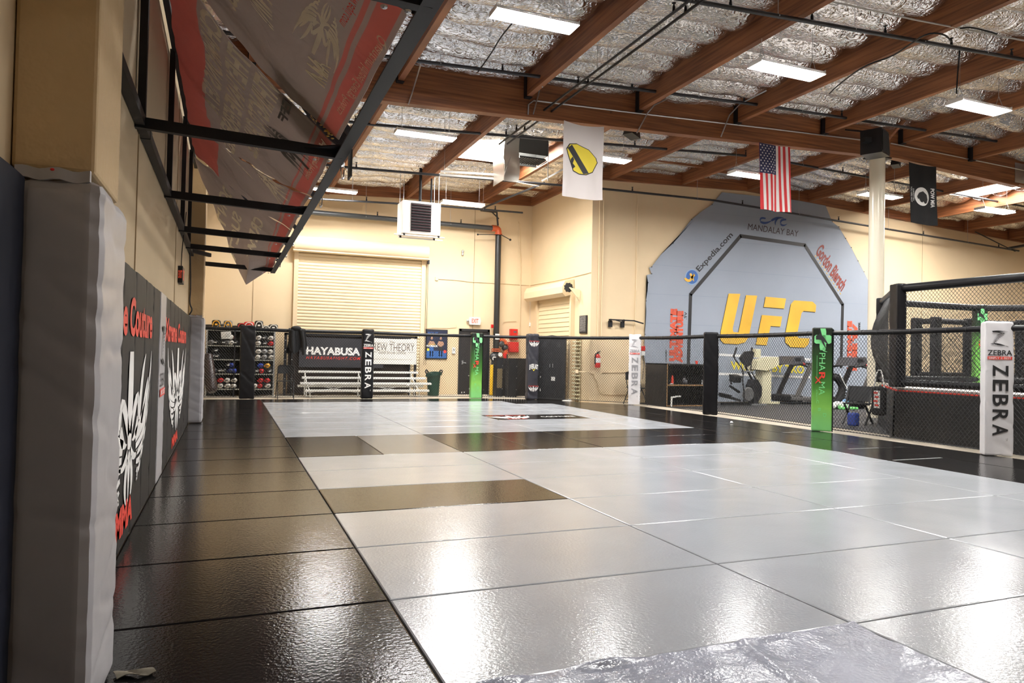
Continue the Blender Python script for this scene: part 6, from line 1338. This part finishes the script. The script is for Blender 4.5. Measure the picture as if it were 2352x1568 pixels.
# ================================================================== the raised cage
CO = [(9.8, 2.2), (9.8, 5.2), (11.92, 7.32), (14.92, 7.32), (17.04, 5.2), (17.04, 2.2), (14.92, .08), (11.92, .08)]
cc_ = (13.42, 3.7)
t = thing('fight_cage', 'big raised black octagonal fight cage with padded rails behind the right fence', 'cage', (cc_[0], cc_[1], FL)); o = Vector((cc_[0], cc_[1], FL)); PT = .86
b = MB(); b.prism([((x-cc_[0])*.995, (y-cc_[1])*.995) for x, y in CO][::-1], lambda u, v, d: (u, v, PT-.06+d), .05); b.build('canvas_floor', mat('ring_canvas', (.6, .58, .56), .7), t)
b = MB(); b.prism([((x-cc_[0])*1.0, (y-cc_[1])*1.0) for x, y in CO][::-1], lambda u, v, d: (u, v, PT-.075+d), .03); b.build('red_edge', M['redp'], t)
TOPZ = 2.54
for k in range(8):
    a = Vector((*CO[k], 0)); c = Vector((*CO[(k+1) % 8], 0)); a.x -= cc_[0]; a.y -= cc_[1]; c.x -= cc_[0]; c.y -= cc_[1]; d = (c-a).normalized(); n2 = Vector((d.y, -d.x, 0))
    if n2.dot((a+c)/2) < 0: n2 = -n2
    b = MB(); b.sheet(lambda u, v: a+(c-a)*u+n2*(.04+.015*sin(u*30)*v+.03*v)+Vector((0, 0, (PT-.07)*(1-v)+.005)), 30, 6, .012); b.build('skirt', mat('skirt_black', (.012, .012, .013), .5, bump=(4, .3)), t, smooth=True)
    b = MB(); b.tube([a+(c-a)*(i/12)+Vector((0, 0, TOPZ)) for i in range(13)], .07, 12); b.build('top_rail_pad', M['vinylb'], t, smooth=True)
    b = MB(); b.tube([a+Vector((0, 0, PT+.08)), c+Vector((0, 0, PT+.08))], .06, 10); b.build('bottom_rail_pad', M['vinylb'], t, smooth=True)
    b = MB(); chain(b, a, c, PT+.1, TOPZ-.05, px=.062 if k != 1 else .04, pz=.07 if k != 1 else .045, r=.0032 if k != 1 else .0042, seg=1 if k != 1 else 10)
    if k == 1:   # the side facing the corner bulges outward
        b.v = [tuple(Vector(v)+n2*(.30*max(0, sin(pi*min(1, max(0, (v[2]-PT)/(TOPZ-PT)))))*max(0, sin(pi*min(1, max(0, ((Vector(v)-a).dot(d))/3.0)))))) for v in b.v]
    b.build('wire_mesh', M['mesh'], t)
    dr = a.normalized(); rz_ = atan2(dr.y, dr.x)+pi/2
    b = MB(); soft(b, a+Vector((0, 0, PT+(TOPZ+.08-PT)/2)), (.27, .17, TOPZ+.08-PT), .005, .05, seed=k, rz=rz_); pp = b.build('post_pad', M['vinylb'] if k != 3 else M['greeng'], t, smooth=True)
    if k == 3:
        pp.data.materials[0] = grad('green_cage_cover', [(0, (.25, .62, .12)), (.5, (.14, .45, .06)), (.7, (.02, .06, .02)), (1, (.01, .015, .01))], lo=.9, hi=2.5)
        R_ = Matrix.Rotation(rz_, 3, 'Z'); ff = lambda u, v, e=0: a+R_ @ Vector((.13-.26*u, .098+e, 0))+Vector((0, 0, PT+v*(TOPZ-PT)))
        fi = lambda u, v, e=0: a+R_ @ Vector((-.13+.26*u, -.098-e, 0))+Vector((0, 0, PT+v*(TOPZ-PT)))
        b = MB(); rr2 = lambda cx, cy, p_, q_: [(cx-p_, cy-q_), (cx+p_, cy-q_), (cx+p_, cy+q_), (cx-p_, cy+q_)]
        for q in (rr2(.5, .88, .16, .11), rr2(.5, .88, .42, .045)): b.add([ff(*z) for z in q], [(0, 1, 2, 3)])
        text(b, 'PHARMA', lambda u, v: ff(.35+.3*v, .72-.5*u)); b.build('leaf_cross_print', M['greenp'], pp)
        b = MB(); strip(b, blade((.16, .90), (.45, .93), (.78, .83), .05), lambda u, v: ff(u, v, .003)); b.build('leaf', M['blackp'], pp)
        b = MB(); text(b, 'Rx', lambda u, v: ff(.2+.5*v, .56-.1*u, .004), .02); b.build('red_lettering', M['redp'], pp)
# loose mesh bundled at the near corner
# smaller training gate beyond the cage floor
t = thing('mesh_gate', 'black padded mesh gate standing beyond the far side of the cage', 'gate', (15.6, 9.2, GZ)); o = Vector((15.6, 9.2, GZ))
G = [at(2105, 740, 9.2), at(2150, 725, 8.6), at(2225, 728, 8.6), at(2345, 735, 8.2)]
zt = [2.0, 2.15, 2.15, 2.15]
GP = [Vector((q.x, q.y, 0))-Vector((15.6, 9.2, 0)) for q in G]
for q in GP: b = MB(); soft(b, q+Vector((0, 0, 1.2)), (.24, .16, 2.4), .004, .06, seed=q.x); b.build('padded_post', M['vinylb'], t, smooth=True)
for q0, q1 in zip(GP, GP[1:]):
    b = MB(); b.tube([q0+Vector((0, 0, 2.3)), q1+Vector((0, 0, 2.3))], .07, 10); b.build('rail_pad', M['vinylb'], t, smooth=True)
    b = MB(); chain(b, q0, q1, .5, 2.25, r=.003); b.build('wire_mesh', M['mesh'], t)
    b = MB(); b.rbox((q0+q1)/2+Vector((0, 0, .6)), ((q1-q0).length, .12, .9), .03, rz=atan2((q1-q0).y, (q1-q0).x)); b.build('lower_pad', M['vinylb'], t)
